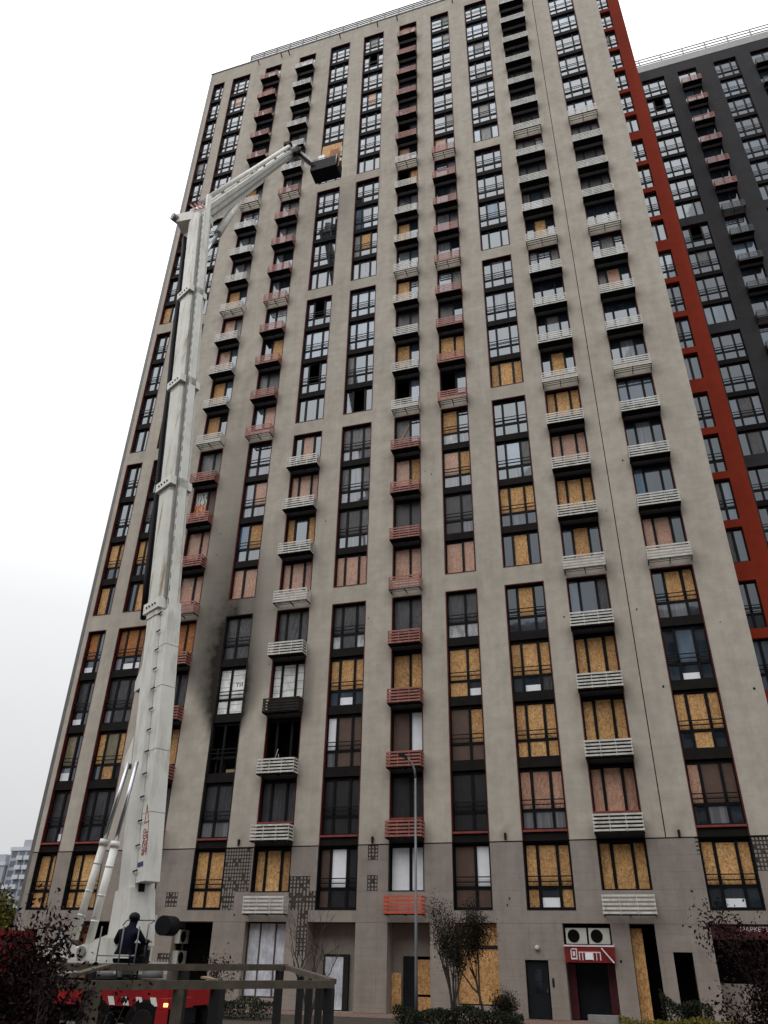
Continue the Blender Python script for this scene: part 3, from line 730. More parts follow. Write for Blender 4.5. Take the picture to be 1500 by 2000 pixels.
# ---- far apartment blocks at the left
def far_block(x0, x1, y, h, nm, seed):
    o = thing('far_block', nm, 'apartment building', (x0, y, 0), 'pale high-rise blocks on the skyline')
    W = x1 - x0; b_ = MB(); b_.box(0, W, 0, 16, 0, h); obj('walls', b_.mesh('walls', 'far_grey'), o)
    b_ = MB(); b_.box(2, W - 3, 3, 13, h + .01, h + 3.0); b_.box(-.3, W + .3, -.3, 16.3, h - .9, h + .3, 1); obj('roof_house', b_.mesh('roof_house', ['far_grey', 'far_white']), o)
    wn, bc = MB(), MB(); r = random.Random(seed)
    for k in range(int(h / 3)):
        for i in range(int(W / 3.1)):
            x = .6 + 3.1 * i; z = 1 + 3 * k
            wn.box(x, x + 2.3, -.06, .02, z, z + 1.9)
            if r.random() < .6: bc.box(x - .2, x + 2.2, -1.0, -.08, z - .9, z + .45)
    stuff(obj('windows', wn.mesh('windows', 'far_dark'), o)); stuff(obj('balconies', bc.mesh('balconies', 'far_white'), o))
far_block(-236, -187.5, 200, 29.3, 'lower pale distant tower block beyond the autumn trees', 1)
far_block(-187, -150, 201, 34.0, 'taller pale distant tower block beside the beige corner', 2)

# ================================================================== aerial platform truck
trk = thing('aerial_platform_truck', 'red fire truck with tall white telescopic boom raised to the tower', 'fire truck', (9.3, -15, 0))
T0 = Vector((9.3, -15, 0))
def tp(nm, q, mats, parent=None): return obj(nm, q.mesh(nm, mats), parent or trk)
def LV(x, y, z): return Vector((x, y, z)) - T0
# chassis along x, cab to the left
q = MB(); q.box(-6.3, 2.1, -1.2, 1.2, .84, 1.24); q.box(-6.3, 2.1, -1.22, 1.22, 1.241, 1.36, 1); chs = tp('body', q, ['fire_red', 'crane_dark'])
q = MB()
for i in range(5):
    x = .02 + .40 * i; q.extr([(x, 1.04), (x + .16, 1.04), (x + .24, .86), (x + .08, .86)], -1.215, -1.205)
obj('reflective_stripes', q.mesh('reflective_stripes', 'marker_white'), chs)
q = MB(); q.box(-6.2, 2.0, -.45, .45, .45, .80); tp('chassis_frame', q, 'crane_dark')
q = MB(); q.extr([(-9.2, .6), (-6.9, .6), (-6.9, 3.1), (-8.7, 3.1), (-9.2, 2.0)], -1.25, 1.25); cab = tp('cab', q, 'fire_red')
q = MB(); q.box(-8.6, -7.2, -1.265, -1.252, 1.9, 2.8); q.extr([(-9.215, 2.02), (-8.72, 3.0), (-8.74, 3.0), (-9.235, 2.02)], -1.1, 1.1); obj('cab_window', q.mesh('cab_window', 'glass'), cab)
q = MB(); q.box(-6.6, -4.2, -1.24, 1.24, 1.41, 2.5); tp('locker', q, 'fire_red')
def wheel_mesh():
    q = MB(); q.tube([(0, -.17, 0), (0, -.15, 0), (0, .15, 0), (0, .17, 0)], [.44, .5, .5, .44], 24); return q.mesh('wheel', 'tyre')
def rim_mesh():
    q = MB(); q.tube([(0, -.185, 0), (0, -.172, 0)], [.27, .3], 16); return q.mesh('rim', 'bracket')
for x in (-8.1, -3.6, .1, 1.5):
    for y in (-1.05, 1.05):
        wh = obj('wheel', cached('wheel', wheel_mesh), trk, (x, y, .5)); ri = obj('rim', cached('rim', rim_mesh), wh)
for x in (-5.2, 2.75):
    for s_ in ((-1, 1) if x < 0 else (-1,)):
        q = MB(); q.box(x - .12, x + .12, s_ * 1.9 - .6, s_ * 1.9 + .6, .88, 1.08); q.box(x - .1, x + .1, s_ * 2.45 - .1, s_ * 2.45 + .1, .1, .87); q.box(x - .3, x + .3, s_ * 2.45 - .3, s_ * 2.45 + .3, .0, .1); tp('outrigger', q, 'fire_red')
q = MB(); q.tube([(2.92, -2.62, 1.0), (2.92, -2.62, .93)], .05, 10); tp('marker_lamp', q, 'lamp_lit')
q = MB(); q.box(2.88, 2.96, -2.62, -2.56, .25, .93); tp('marker_post', q, 'fire_red')
# turntable
q = MB(); q.tube([(0, 0, 1.41), (0, 0, 1.62)], 1.0, 28); tp('slew_ring', q, 'crane_grey')
q = MB(); q.box(-1.95, .85, -.95, .7, 1.50, 1.78); q.box(-1.6, .4, -.86, -.4, 1.781, 2.1)
q.extr([(-1.95, 1.785), (.45, 1.785), (.45, 2.3), (-.2, 2.3), (-.9, 2.05), (-1.5, 2.4), (-1.95, 2.1)], -.95, -.86); q.extr([(-1.95, 1.785), (.45, 1.785), (.45, 2.9), (-.4, 2.6), (-1.95, 2.1)], .35, .45)
tp('turntable', q, 'crane_white')
q = MB(); q.tube([(-.78, -1.0, 1.98), (-.78, -.95, 1.98)], .13, 16); tp('pivot_cap', q, 'crane_grey')
# boom: square telescoping sections, turned about 35 degrees
B0 = LV(9.30, -15.0, 2.4); B1 = LV(5.79, -14.0, 34.36); bd = B1 - B0
def bp(z): return B0 + bd * ((z - B0.z) / bd.z)
sd_ = (math.cos(R_(-24)), math.sin(R_(-24)), 0)
zs = [2.4, 12.31, 17.45, 22.74, 28.39, 34.15]; ws = [.74, .80, .80, .80, .80]
for i in range(5):
    q = MB(); z0, z1 = zs[i] - (0 if i == 0 else .5), zs[i + 1]; wd = ws[i]; p0, p1 = bp(z0), bp(z1)
    d = bd.normalized(); u = Vector(sd_); u = (u - d * u.dot(d)).normalized(); v = d.cross(u)
    prof = [(-.5, -.36), (-.36, -.5), (.36, -.5), (.5, -.36), (.5, .5), (-.5, .5)]      # bevelled front edges
    n = len(q.v)
    for p in (p0, p1):
        for a, c in prof: q.v.append(tuple(p + u * a * wd - v * c * wd * -1.0))
    k = len(prof)
    for a in range(k): q.f.append((n + a, n + (a + 1) % k, n + k + (a + 1) % k, n + k + a)); q.mi.append(0); q.sm.append(False)
    q.f.append(tuple(range(n, n + k))[::-1]); q.f.append(tuple(range(n + k, n + 2 * k))); q.mi += [0, 0]; q.sm += [False, False]
    bs = tp('boom_section', q, 'crane_white' if i == 0 else 'crane_rust')
    q = MB()
    if i < 4:
        c0, c1 = bp(z1 - .28), bp(z1 + .10); q.beam(c0, c1, wd + .16, wd + .16, side=sd_)
        q.beam(bp(z1 - .1) - u * (wd / 2 + .22), bp(z1 - .1) - u * (wd / 2), .10, .10, side=(0, 0, 1))
        cl_ = obj('collar', q.mesh('collar', 'crane_white'), bs)
        q = MB(); FRl = -v if v.y > 0 else v
        for k_ in (-.32, -.12, .12, .32): q.tube([bp(z1 - .09) + u * (k_ * wd) + FRl * (wd / 2 + .08), bp(z1 - .09) + u * (k_ * wd) + FRl * (wd / 2 + .11)], .035, 8)
        stuff(obj('collar_bolts', q.mesh('collar_bolts', 'crane_dark'), cl_))
d = bd.normalized(); U = Vector(sd_); U = (U - d * U.dot(d)).normalized(); V = d.cross(U)
if V.y < 0: V = -V
FR = -V     # towards the viewer
# cable-carrier box and ladder rail on the right side of the boom
q = MB(); q.beam(bp(3.6) + U * .60 + FR * .02, bp(11.9) + U * .60 + FR * .02, .40, .50, side=sd_); bx = tp('cable_box', q, 'crane_white')
for z in (5.4, 7.2, 9.2, 10.6):
    q = MB(); q.beam(bp(z) + U * .60 + FR * .02, bp(z + .015) + U * .60 + FR * .02, .41, .51, side=sd_); obj('box_seam', q.mesh('box_seam', 'crane_grey'), bx)
q = MB(); q.beam(bp(3.4) + U * .37 + FR * .06, bp(12.3) + U * .37 + FR * .06, .07, .18, side=sd_)
tp('guide_rail', q, 'bracket')
for i in range(13):
    z = 3.9 + .66 * i; q = MB(); q.tube([bp(z) + U * .33 + FR * .34, bp(z) + U * .52 + FR * .34], .022, 6); tp('step_peg', q, 'crane_dark')
q = MB(); q.beam(bp(12.4) + U * .44 - FR * .02, bp(33.8) + U * .44 - FR * .02, .09, .5, side=sd_); tp('gap_shade_strip', q, 'crane_grey')  # added grey strip standing in for the shaded gap beside the tray
for i in range(4):      # cable tray along the upper sections
    q = MB(); za, zb_ = zs[i + 1] - .4, zs[i + 2]; off = .56
    q.beam(bp(za) + U * off, bp(zb_) + U * off, .16, .30, side=sd_); tr = tp('cable_tray', q, 'crane_white')
    q = MB()
    for k in range(int((zb_ - za) / .5)):
        z = za + .25 + .5 * k; q.beam(bp(z) + U * off + FR * .156, bp(z + .22) + U * off + FR * .156, .045, .012, side=sd_)
    stuff(obj('cable_links', q.mesh('cable_links', 'crane_grey'), tr))
# long hose down the left side
q = MB(); q.tube([bp(z) - U * (.98 + .04 * math.sin(z)) + FR * .1 for z in (12.2, 14, 17, 20, 23, 26, 29, 32, 33.6)], .11, 8); q.tube([bp(z) - U * .74 + FR * .1 for z in (12.2, 16, 20, 23)], .06, 8); tp('hose', q, 'crane_dark')
q = MB(); q.tube([bp(4.2) - U * .52, bp(12.3) - U * .52], .085, 10); tp('hydraulic_pipe', q, 'crane_white')
# sticker and maker's lettering on the cable box
cz = bp(4.05) + U * .60 + FR * .275
rotm = Matrix((U, d, FR)).transposed()
q = MB(); mt = Matrix.Translation(cz - U * .05) @ rotm.to_4x4(); q.box(-.13, .13, -.06, .06, 0, .006, 0, mt); obj('sticker', q.mesh('sticker', 'sticker_blue'), bx)
for s_, dx, sz in (('BRONTO', .0, .17), ('SKYLIFT', .13, .165)):
    tx = text('lettering', s_, sz, 'letter_red', bx, bp(4.62) + U * (.62 + dx) + FR * .276, (0, 0, 0)); tx.rotation_euler = (rotm @ Matrix.Rotation(R_(90), 3, 'Z')).to_euler()
q = MB(); c = bp(5.0) + U * .6 + FR * .275
for a, b3 in (((-.03, .12), (.02, .62)), ((.02, .62), (.14, .2)), ((-.03, .12), (.17, .16)), ((.17, -.75), (.17, .16))):
    q.beam(c + U * a[0] + d * a[1], c + U * b3[0] + d * b3[1], .022, .008, side=tuple(U))
obj('emblem', q.mesh('emblem', 'letter_red'), bx)
# lift cylinders
def bracket(z, w2):
    q = MB(); p = bp(z)
    for s_ in (-1, 1):
        P = [p - U * .30 + FR * (s_ * w2), p + d * .85 - U * .30 + FR * (s_ * w2), p + d * .28 - U * .66 + FR * (s_ * w2), p - d * .06 - U * .66 + FR * (s_ * w2)]
        for k in range(2):
            pass
        n = len(q.v)
        for off in (-.025, .025): q.v += [tuple(v_ + FR * off) for v_ in P]
        for f_ in ((0, 1, 2, 3), (7, 6, 5, 4), (0, 4, 5, 1), (1, 5, 6, 2), (2, 6, 7, 3), (3, 7, 4, 0)): q.f.append(tuple(n + a for a in f_)); q.mi.append(0); q.sm.append(False)
    q.beam(p + d * .80 - U * .34, p + d * .27 - U * .65, .03, 2 * w2 - .06, side=tuple(d)); q.beam(p + d * .27 - U * .65, p - d * .05 - U * .65, 2 * w2 - .06, .03, side=tuple(FR)); return tp('lift_bracket', q, 'crane_white')
bracket(7.0, .36); bracket(9.45, .30)
for b0, b1 in (((7.73, -15.3, 2.27), (8.32, -15.15, 6.96)), ((8.51, -15.7, 2.09), (8.86, -15.5, 6.90))):
    p0, p1 = LV(*b0), LV(*b1); pm = p0.lerp(p1, .52)
    q = MB(); q.tube([p0, pm], .108, 16); q.tube([pm - (p1 - p0).normalized() * .06, pm + (p1 - p0).normalized() * .10], .132, 16)
    for f_ in (.12, .25, .4):
        a = p0.lerp(p1, f_); q.tube([a, a + (p1 - p0).normalized() * .05], .114, 16)
    cy = tp('lift_cylinder', q, 'crane_white')
    q = MB(); q.tube([pm, p1], .06, 14); obj('piston_rod', q.mesh('piston_rod', 'chrome'), cy)
q = MB()
for a, b3, c in (((-1.8, -.9, 2.1), (-1.5, -1.0, 2.5), (-1.1, -.95, 1.9)), ((-1.7, -.95, 1.9), (-1.3, -1.05, 2.35), (-1.0, -.9, 2.1)), ((-1.9, -.8, 2.2), (-1.7, -1.0, 1.8), (-1.2, -.95, 1.75))):
    q.tube([a, b3, c], .03, 6)
tp('hydraulic_hoses', q, 'crane_dark')
# lower boom housing, hose reel, operator stand
q = MB(); q.beam(bp(2.1), bp(3.5), .86, .95, .74, .8, side=sd_); tp('boom_foot', q, 'crane_white')
q = MB(); q.tube([(1.15, -.35, 2.62), (1.15, .15, 2.62)], .24, 18); tp('hose_reel', q, 'crane_dark')
q = MB(); q.box(.35, 1.25, -1.45, -.75, 1.60, 1.66); tp('operator_step', q, 'crane_grey')
q = MB()
for x in (.1, .75, 1.2): q.tube([(x, -1.5, 1.45), (x, -1.5, 2.55)], .018, 6)
q.tube([(.1, -1.5, 1.9), (1.2, -1.5, 1.9)], .016, 6); q.tube([(-.9, -1.5, 1.72), (1.2, -1.5, 1.72)], .03, 6)
q.tube([(.3, -.9, 2.6), (.3, -.75, 2.72), (1.15, -.75, 2.72), (1.2, -1.1, 2.6), (1.2, -1.1, 1.9)], .018, 6)
tp('operator_railing', q, 'rail_grey')
q = MB(); q.box(.40, .95, -.72, -.45, 1.66, 2.05); q.box(.45, .9, -.75, -.5, 2.05, 2.2); tp('control_console', q, 'crane_dark')
q = MB(); q.tube([(.62, -1.15, 1.45), (.62, -1.15, 1.85)], .05, 8); q.box(.42, .86, -1.32, -.95, 1.85, 1.93); tp('operator_seat', q, 'crane_white')
# upper boom from the knuckle to the cage
K = LV(5.79, -14.0, 34.3); Eend = LV(4.55, -3.6, 54.9)
KD = (Eend - K).normalized(); side2 = KD.cross(Vector((0, 0, 1))).normalized()
q = MB(); hd = Vector((1, .15, .12)).normalized(); q.beam(K - hd * 1.15 - FR * .1, K + hd * .5 - FR * .1, .62, .75, side=(0, 0, 1)); tp('knuckle_head', q, 'crane_white')
q = MB(); q.tube([K - hd * 1.0 + FR * .5, K - hd * 1.0 - FR * .6], .2, 14); tp('knuckle_pin', q, 'crane_grey')
q = MB()
for i in range(3): q.beam(K + Vector((-.35 + .22 * i, -.45, .62)), K + Vector((.05 + .22 * i, -.45, .12)), .09, .03, side=(1, 0, 0))
tp('warning_stripes', q, 'letter_red')
q = MB(); q.beam(K + KD * .3, K.lerp(Eend, .55), .70, .85, .62, .75, side=tuple(side2)); tp('upper_boom', q, 'crane_white')
q = MB(); q.beam(K.lerp(Eend, .5), Eend, .50, .58, .46, .52, side=tuple(side2)); tp('upper_boom', q, 'crane_white')
upv = side2.cross(KD).normalized()
if upv.z < 0: upv = -upv
q = MB(); q.tube([K + KD * .6 + upv * .62, Eend + upv * .5], .13, 10); tp('water_pipe', q, 'crane_white')
q = MB()
for i in range(7):
    a = K.lerp(Eend, .06 + .145 * i); q.beam(a + upv * .3, a + upv * .6, .10, .30, side=tuple(side2))
tp('pipe_brackets', q, 'crane_grey')
q = MB(); q.beam(K + KD * .8 + side2 * .44 - upv * .1, Eend + side2 * .34 - upv * .08, .05, .09, side=tuple(side2)); q.beam(K + KD * .8 + side2 * .44 + upv * .2, Eend + side2 * .34 + upv * .14, .04, .05, side=tuple(side2)); tp('cable_guide', q, 'crane_grey')
cyl0 = bp(30.6) + U * .45; cyl1 = K.lerp(Eend, .36) - upv * .40; pm = cyl0.lerp(cyl1, .35)
q = MB(); q.tube([pm, cyl1], .21, 14); cy = tp('knuckle_cylinder', q, 'crane_white'); q = MB(); q.tube([cyl0, pm], .10, 12); obj('piston_rod', q.mesh('piston_rod', 'chrome'), cy)
q = MB(); q.beam(bp(24.5) + U * .5, K + U * .5 + Vector((0, 0, 1.3)), .16, .22, side=sd_); tp('side_ladder', q, 'crane_white')
# tip joint, jib and cage
q = MB(); q.tube([Eend + side2 * .5, Eend - side2 * .5], .42, 14); q.beam(Eend - KD * .3, Eend + Vector((.3, .2, .8)), .5, .6, side=tuple(side2)); tj = tp('tip_joint', q, 'crane_grey')
q = MB(); q.tube([Eend + side2 * .7 - KD * .5, Eend + Vector((.1, 0, .5)) + side2 * .65, Eend + Vector((.5, .2, .7)) + side2 * .5], .11, 8); q.tube([Eend + side2 * .6 - KD * 1.1, Eend + side2 * .62 + Vector((-.1, 0, .3))], .16, 10); q.box(Eend.x - .35, Eend.x + .2, Eend.y - .6, Eend.y - .2, Eend.z + .35, Eend.z + .7); obj('tip_hoses', q.mesh('tip_hoses', 'crane_dark'), tj)
J0 = Eend + Vector((.15, .2, .7)); J1 = LV(6.5, -2.7, 53.6)
q = MB(); q.beam(J0, J1, .30, .42, side=(0, 1, 0)); jb = tp('jib', q, 'crane_white'); q = MB(); q.beam(J0 + Vector((.1, -.2, -.33)), J1 + Vector((0, -.2, -.3)), .16, .2, side=(0, 1, 0)); obj('jib_cylinder', q.mesh('jib_cylinder', 'crane_dark'), jb)
q = MB(); q.tube([J1 + Vector((0, 0, .1)), J1 + Vector((.25, .1, .55)), J1 + Vector((.6, .1, .3))], .16, 8); q.beam(J1 + Vector((.2, -.1, .1)), J1 + Vector((.9, 0, .2)), .3, .4, side=(0, 1, 0)); q.tube([J1 + Vector((.1, 0, .3)), J1 + Vector((.0, 0, 1.0))], .05, 6); q.tube([J1 + Vector((.55, 0, .3)), J1 + Vector((.6, 0, 1.1))], .05, 6); tp('monitor', q, 'crane_grey')
CG = LV(6.05, -3.0, 52.95)
q = MB(); q.box(CG.x, CG.x + 2.1, CG.y, CG.y + 1.15, CG.z, CG.z + .18); q.box(CG.x, CG.x + 2.1, CG.y, CG.y + .05, CG.z + .181, CG.z + 1.1); q.box(CG.x, CG.x + .05, CG.y + .051, CG.y + 1.15, CG.z + .181, CG.z + 1.1); q.box(CG.x + 2.05, CG.x + 2.1, CG.y + .051, CG.y + 1.15, CG.z + .181, CG.z + 1.1); q.box(CG.x + .051, CG.x + 2.049, CG.y + 1.10, CG.y + 1.15, CG.z + .181, CG.z + 1.1)
cg = tp('cage', q, 'crane_dark')
q = MB()
for yy in (CG.y, CG.y + 1.15): q.tube([(CG.x, yy, CG.z + 1.22), (CG.x + 2.1, yy, CG.z + 1.22)], .03, 6)
for xx in (CG.x + .02, CG.x + 2.08): q.tube([(xx, CG.y, CG.z + 1.22), (xx, CG.y + 1.15, CG.z + 1.22)], .03, 6); q.tube([(xx, CG.y, CG.z + .2), (xx, CG.y, CG.z + 1.22)], .03, 6)
obj('cage_rail', q.mesh('cage_rail', 'slat_white'), cg)
q = MB(); q.box(CG.x + .55, CG.x + 1.05, CG.y + .1, CG.y + .5, CG.z + 1.25, CG.z + 1.75); obj('control_box', q.mesh('control_box', 'white_panel'), cg)
# sheets of OSB carried in the cage
q = MB(); q.box(0, 1.6, 0, .025, 0, 3.5); o = thing('osb_sheet', 'large tan OSB sheet standing upright in the lift cage', 'board', (CG.x + T0.x + .58, CG.y + T0.y + .30, CG.z + .2), me=q.mesh('osb_sheet', 'osb')); o.rotation_euler = (R_(-6), 0, 0)
q = MB(); q.box(0, .72, 0, .025, 0, 2.3); o = thing('osb_sheet', 'small brown OSB offcut leaning before the large sheet in the cage', 'board', (CG.x + T0.x + 1.38, CG.y + T0.y + .16, CG.z + .2), me=q.mesh('osb_sheet', 'osb_rust')); o.rotation_euler = (R_(-5), 0, 0)

# ---- operator, seen from behind, standing bent over the console
def person(loc, rz):
    root = thing('person', 'person in dark navy jacket and cap working at the boom controls', 'person', loc)
    root.rotation_euler = (0, 0, rz)
    V0 = [(0, 0, .62), (0, .03, .78), (0, .08, .95), (0, .14, 1.10), (0, .20, 1.20), (0, .26, 1.30), (0, .29, 1.42),       # pelvis..head
          (-.19, .13, 1.10), (-.30, .22, .92), (-.27, .46, .93), (-.25, .55, .95), (.19, .13, 1.10), (.30, .22, .92), (.27, .46, .93), (.25, .55, .95),
          (-.11, .02, .58), (-.15, .38, .56), (-.15, .36, .18), (-.15, .50, .10), (.11, .02, .58), (.15, .38, .56), (.15, .36, .18), (.15, .50, .10)]
    rad = [.155, .145, .165, .165, .075, .085, .095, .08, .062, .048, .04, .08, .062, .048, .04, .11, .085, .062, .05, .11, .085, .062, .05]
    Ed = [(0, 1), (1, 2), (2, 3), (3, 4), (4, 5), (5, 6), (3, 7), (7, 8), (8, 9), (9, 10), (3, 11), (11, 12), (12, 13), (13, 14), (0, 15), (15, 16), (16, 17), (17, 18), (0, 19), (19, 20), (20, 21), (21, 22)]
    me = bpy.data.meshes.new('body'); me.from_pydata(V0, Ed, []); me.materials.append(MATS['jacket'])
    o = obj('body', me, root); sk = o.modifiers.new('skin', 'SKIN'); ss = o.modifiers.new('sub', 'SUBSURF'); ss.levels = 1; ss.render_levels = 2; sk.use_smooth_shade = True
    lay = me.skin_vertices[0].data if me.skin_vertices else None
    if lay is None:
        bm_ = __import__('bmesh').new(); bm_.from_mesh(me); bm_.verts.layers.skin.verify(); bm_.to_mesh(me); bm_.free(); lay = me.skin_vertices[0].data
    for i, r in enumerate(rad): lay[i].radius = (r, r); lay[i].use_root = (i == 0)
    for s_ in (-1, 1):
        q = MB(); c = Vector((s_ * .25, .585, .95))
        q.tube([c + Vector((0, -.03, 0)), c + Vector((0, .05, -.005))], [.036, .034], 8)
        for k in range(4):
            f0 = c + Vector((-.03 + .02 * k, .04, 0)); q.tube([f0, f0 + Vector((0, .04, -.005)), f0 + Vector((0, .055, -.035))], [.009, .0085, .007], 6)
        q.tube([c + Vector((-s_ * .03, 0, 0)), c + Vector((-s_ * .055, .035, -.01)), c + Vector((-s_ * .045, .06, -.03))], [.011, .01, .008], 6)
        obj('hand', q.mesh('hand', 'skin'), root)
    q = MB(); c = Vector((0, .27, 1.38))
    q.tube([c + Vector((0, -.01, -.02)), c + Vector((0, -.01, .05)), c + Vector((0, -.005, .10)), c + Vector((0, 0, .125))], [.112, .110, .08, .02], 16); obj('cap', q.mesh('cap', 'crane_dark'), root)
    q = MB(); q.tube([c + Vector((0, .07, -.06)), c + Vector((0, .125, -.075))], [.03, .012], 6); obj('nose', q.mesh('nose', 'skin'), root)
    return root
pr_ = person((9.95, -16.2, 1.14), R_(8)); pr_.scale = (1.28, 1.2, 1.17)

# ================================================================== street furniture
lamp = thing('street_lamp', 'slim grey street lamp post with curved arm before the tower', 'street lamp', (14.35, -4.0, .05))
q = MB(); q.tube([(0, 0, 0), (0, 0, 1.2), (0, 0, 8.4)], [.07, .06, .042], 12); obj('pole', q.mesh('pole', 'lamp_grey'), lamp)
q = MB(); q.tube([(0, 0, 8.4), (-.04, 0, 8.75), (-.16, -.02, 9.05), (-.36, -.04, 9.25)], [.045, .042, .038, .035], 10); obj('arm', q.mesh('arm', 'lamp_grey'), lamp)
q = MB(); q.extr([(-.34, 9.18), (-.34, 9.30), (-.50, 9.42), (-.72, 9.44), (-.74, 9.37), (-.45, 9.22)], -.12, .06); obj('lamp_head', q.mesh('lamp_head', 'crane_dark'), lamp)

def ac_unit(loc, label, rz=0, group=None):
    o = thing('air_conditioner', label, 'air conditioner', loc, group); o.rotation_euler = (0, 0, rz)
    q = MB(); q.box(-.41, .41, 0, .3, 0, .56); obj('case', q.mesh('case', 'ac_white'), o)
    q = MB(); q.tube([(-.1, -.012, .28), (-.1, -.002, .28)], .235, 24); fn = obj('fan_opening', q.mesh('fan_opening', 'interior'), o)
    q = MB()
    for r in (.08, .14, .20): 
        for k in range(16):
            a0, a1 = 6.283 * k / 16, 6.283 * (k + 1) / 16
            q.tube([(-.1 + r * math.cos(a0), -.02, .28 + r * math.sin(a0)), (-.1 + r * math.cos(a1), -.02, .28 + r * math.sin(a1))], .005, 4, cap=False)
    obj('fan_grille', q.mesh('fan_grille', 'bracket'), o)
ac_unit((19.90, .12, 2.64), 'air conditioner above the red shop sign, at the service door end'); ac_unit((20.80, .12, 2.64), 'air conditioner above the red shop sign, at the street corner end')
q = MB(); q.box(19.42, 21.26, .1, .5, 2.632, 2.638); obj('ac_shelf', q.mesh('ac_shelf', 'bracket'), tower)
ac_unit((1.86, .62, 2.47), 'upper air conditioner mounted in the dark ground floor niche', R_(90)); ac_unit((1.86, .62, 1.62), 'lower air conditioner mounted in the dark ground floor niche', R_(90))
q = MB(); q.box(1.62, 1.66, .4, .8, 1.55, 3.1); obj('ac_rack', q.mesh('ac_rack', 'bracket'), tower)

sg = thing('shop_sign', 'battered red shop sign with broken white lettering below two air conditioners', 'sign', (19.4, 0, 2.0))
q = MB(); q.box(.02, 1.93, -.20, -.04, 0, .54); obj('sign_board', q.mesh('sign_board', 'sign_red'), sg)
q = MB(); q.box(.0, 1.95, -.22, -.04, .541, .60); obj('sign_top_trim', q.mesh('sign_top_trim', 'letter_white'), sg)
q = MB()
for x0, x1, z0, z1 in ((.25, .50, .10, .16), (.25, .29, .16, .48), (.25, .5, .44, .48), (.46, .5, .16, .44), (.33, .42, .22, .38), (.56, 1.4, .33, .37), (.56, .60, .08, .33), (.68, .72, .08, .33), (1.08, 1.12, .08, .33), (1.22, 1.25, .08, .33), (1.36, 1.40, .08, .33)): q.box(x0, x1, -.215, -.201, z0, z1)
obj('lettering', q.mesh('lettering', 'letter_white'), sg)
q = MB(); q.box(.80, 1.08, -.218, -.201, .10, .33); obj('torn_panel', q.mesh('torn_panel', 'white_panel'), sg)
q = MB(); q.beam((1.45, -.24, .50), (1.88, -.26, .0), .05, .02, side=(1, 0, 0)); obj('dangling_strip', q.mesh('dangling_strip', 'letter_white'), sg)
sg = thing('shop_sign', 'dark maroon shop sign with pale lettering behind the red-leaved tree', 'sign', (25.0, 0, 2.85))
q = MB(); q.box(.02, 2.78, .05, .18, 0, .48); obj('sign_board', q.mesh('sign_board', 'sign_maroon'), sg)
text('lettering', 'МАРКЕТІВ', .22, 'letter_white', sg, (1.62, .045, .33), (R_(90), 0, 0))

# ---- rough wooden frame in front
fr = thing('wooden_frame', 'weathered wooden rail frame with dark posts standing before the fire truck', 'frame')

nA, nB = Vector((16.95, -28.2, 1.62)), Vector((18.86, -24.76, 1.62)); fA, fB = Vector((14.9, -26.0, 1.74)), Vector((17.31, -22.71, 1.78))
def plank(nm, a, b3, w2, h2, mat):
    q = MB(); q.beam(a, b3, w2, h2, side=(1, 0, 0) if nm == 'post' else (0, 0, 1)); return obj(nm, q.mesh(nm, mat), fr)
plank('rail', nA, nB, .085, .07, 'wood_old'); plank('rail', fA, fB, .085, .07, 'wood_old'); plank('rail', nB + Vector((0, 0, .03)), fB + Vector((0, 0, .0)), .06, .09, 'wood_old')
plank('rail', nA.lerp(nB, .06).lerp(fA.lerp(fB, .30), .35) + Vector((0, 0, .03)), fA.lerp(fB, .30) + Vector((0, 0, .02)), .035, .10, 'wood_old')
plank('board', nA.lerp(nB, .515) + Vector((-.1, .1, .07)), nA.lerp(nB, .55) + Vector((-.02, 0, .05)), .02, .12, 'wood_raw')
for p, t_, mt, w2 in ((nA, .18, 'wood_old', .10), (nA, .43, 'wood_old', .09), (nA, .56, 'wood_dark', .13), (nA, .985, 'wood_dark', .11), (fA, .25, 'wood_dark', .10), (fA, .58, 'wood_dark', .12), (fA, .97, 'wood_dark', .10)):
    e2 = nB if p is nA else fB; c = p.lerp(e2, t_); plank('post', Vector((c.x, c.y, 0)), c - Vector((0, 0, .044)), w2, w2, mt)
for k in (.25, .45, .65):
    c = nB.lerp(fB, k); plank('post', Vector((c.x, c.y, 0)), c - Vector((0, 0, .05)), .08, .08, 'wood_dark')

# ================================================================== vegetation
def leaves(q, pts, size, rnd, flat=.0):
    for p in pts:
        a = Vector((rnd.gauss(0, 1), rnd.gauss(0, 1), rnd.gauss(0, 1))).normalized(); b3 = a.cross(Vector((rnd.gauss(0, 1), rnd.gauss(0, 1), rnd.gauss(0, 1)))).normalized()
        l = size * rnd.uniform(.6, 1.3); w2 = l * rnd.uniform(.35, .6); p = Vector(p); c = a.cross(b3) * l * .12
        q.quad(tuple(p - a * l), tuple(p - b3 * w2 + c), tuple(p + a * l), tuple(p + b3 * w2 + c))
def grow(q, tips, p, d, r, ln, depth, rnd, spread, bend=.18, up_=.12):
    n = 4; pts = [p]; rads = [r]
    for i in range(n):
        d = (d + Vector((rnd.gauss(0, bend), rnd.gauss(0, bend), rnd.gauss(0, bend) + up_ * .4))).normalized()
        p = p + d * ln / n; pts.append(p); rads.append(r * (1 - .5 * (i + 1) / n))
        if depth <= 1: tips.append((p, d))
    q.tube(pts, rads, 6 if r > .012 else 4, cap=False)
    if depth > 0:
        for i in range(rnd.choice((2, 3, 3, 4))):
            k = rnd.choice((2, 3, 4)); a = Vector((rnd.gauss(0, 1), rnd.gauss(0, 1), rnd.gauss(0, .6))).normalized()
            grow(q, tips, pts[k], (d * (1 - spread) + a * spread + Vector((0, 0, up_))).normalized(), rads[k] * .72, ln * rnd.uniform(.62, .85), depth - 1, rnd, spread, bend, up_)
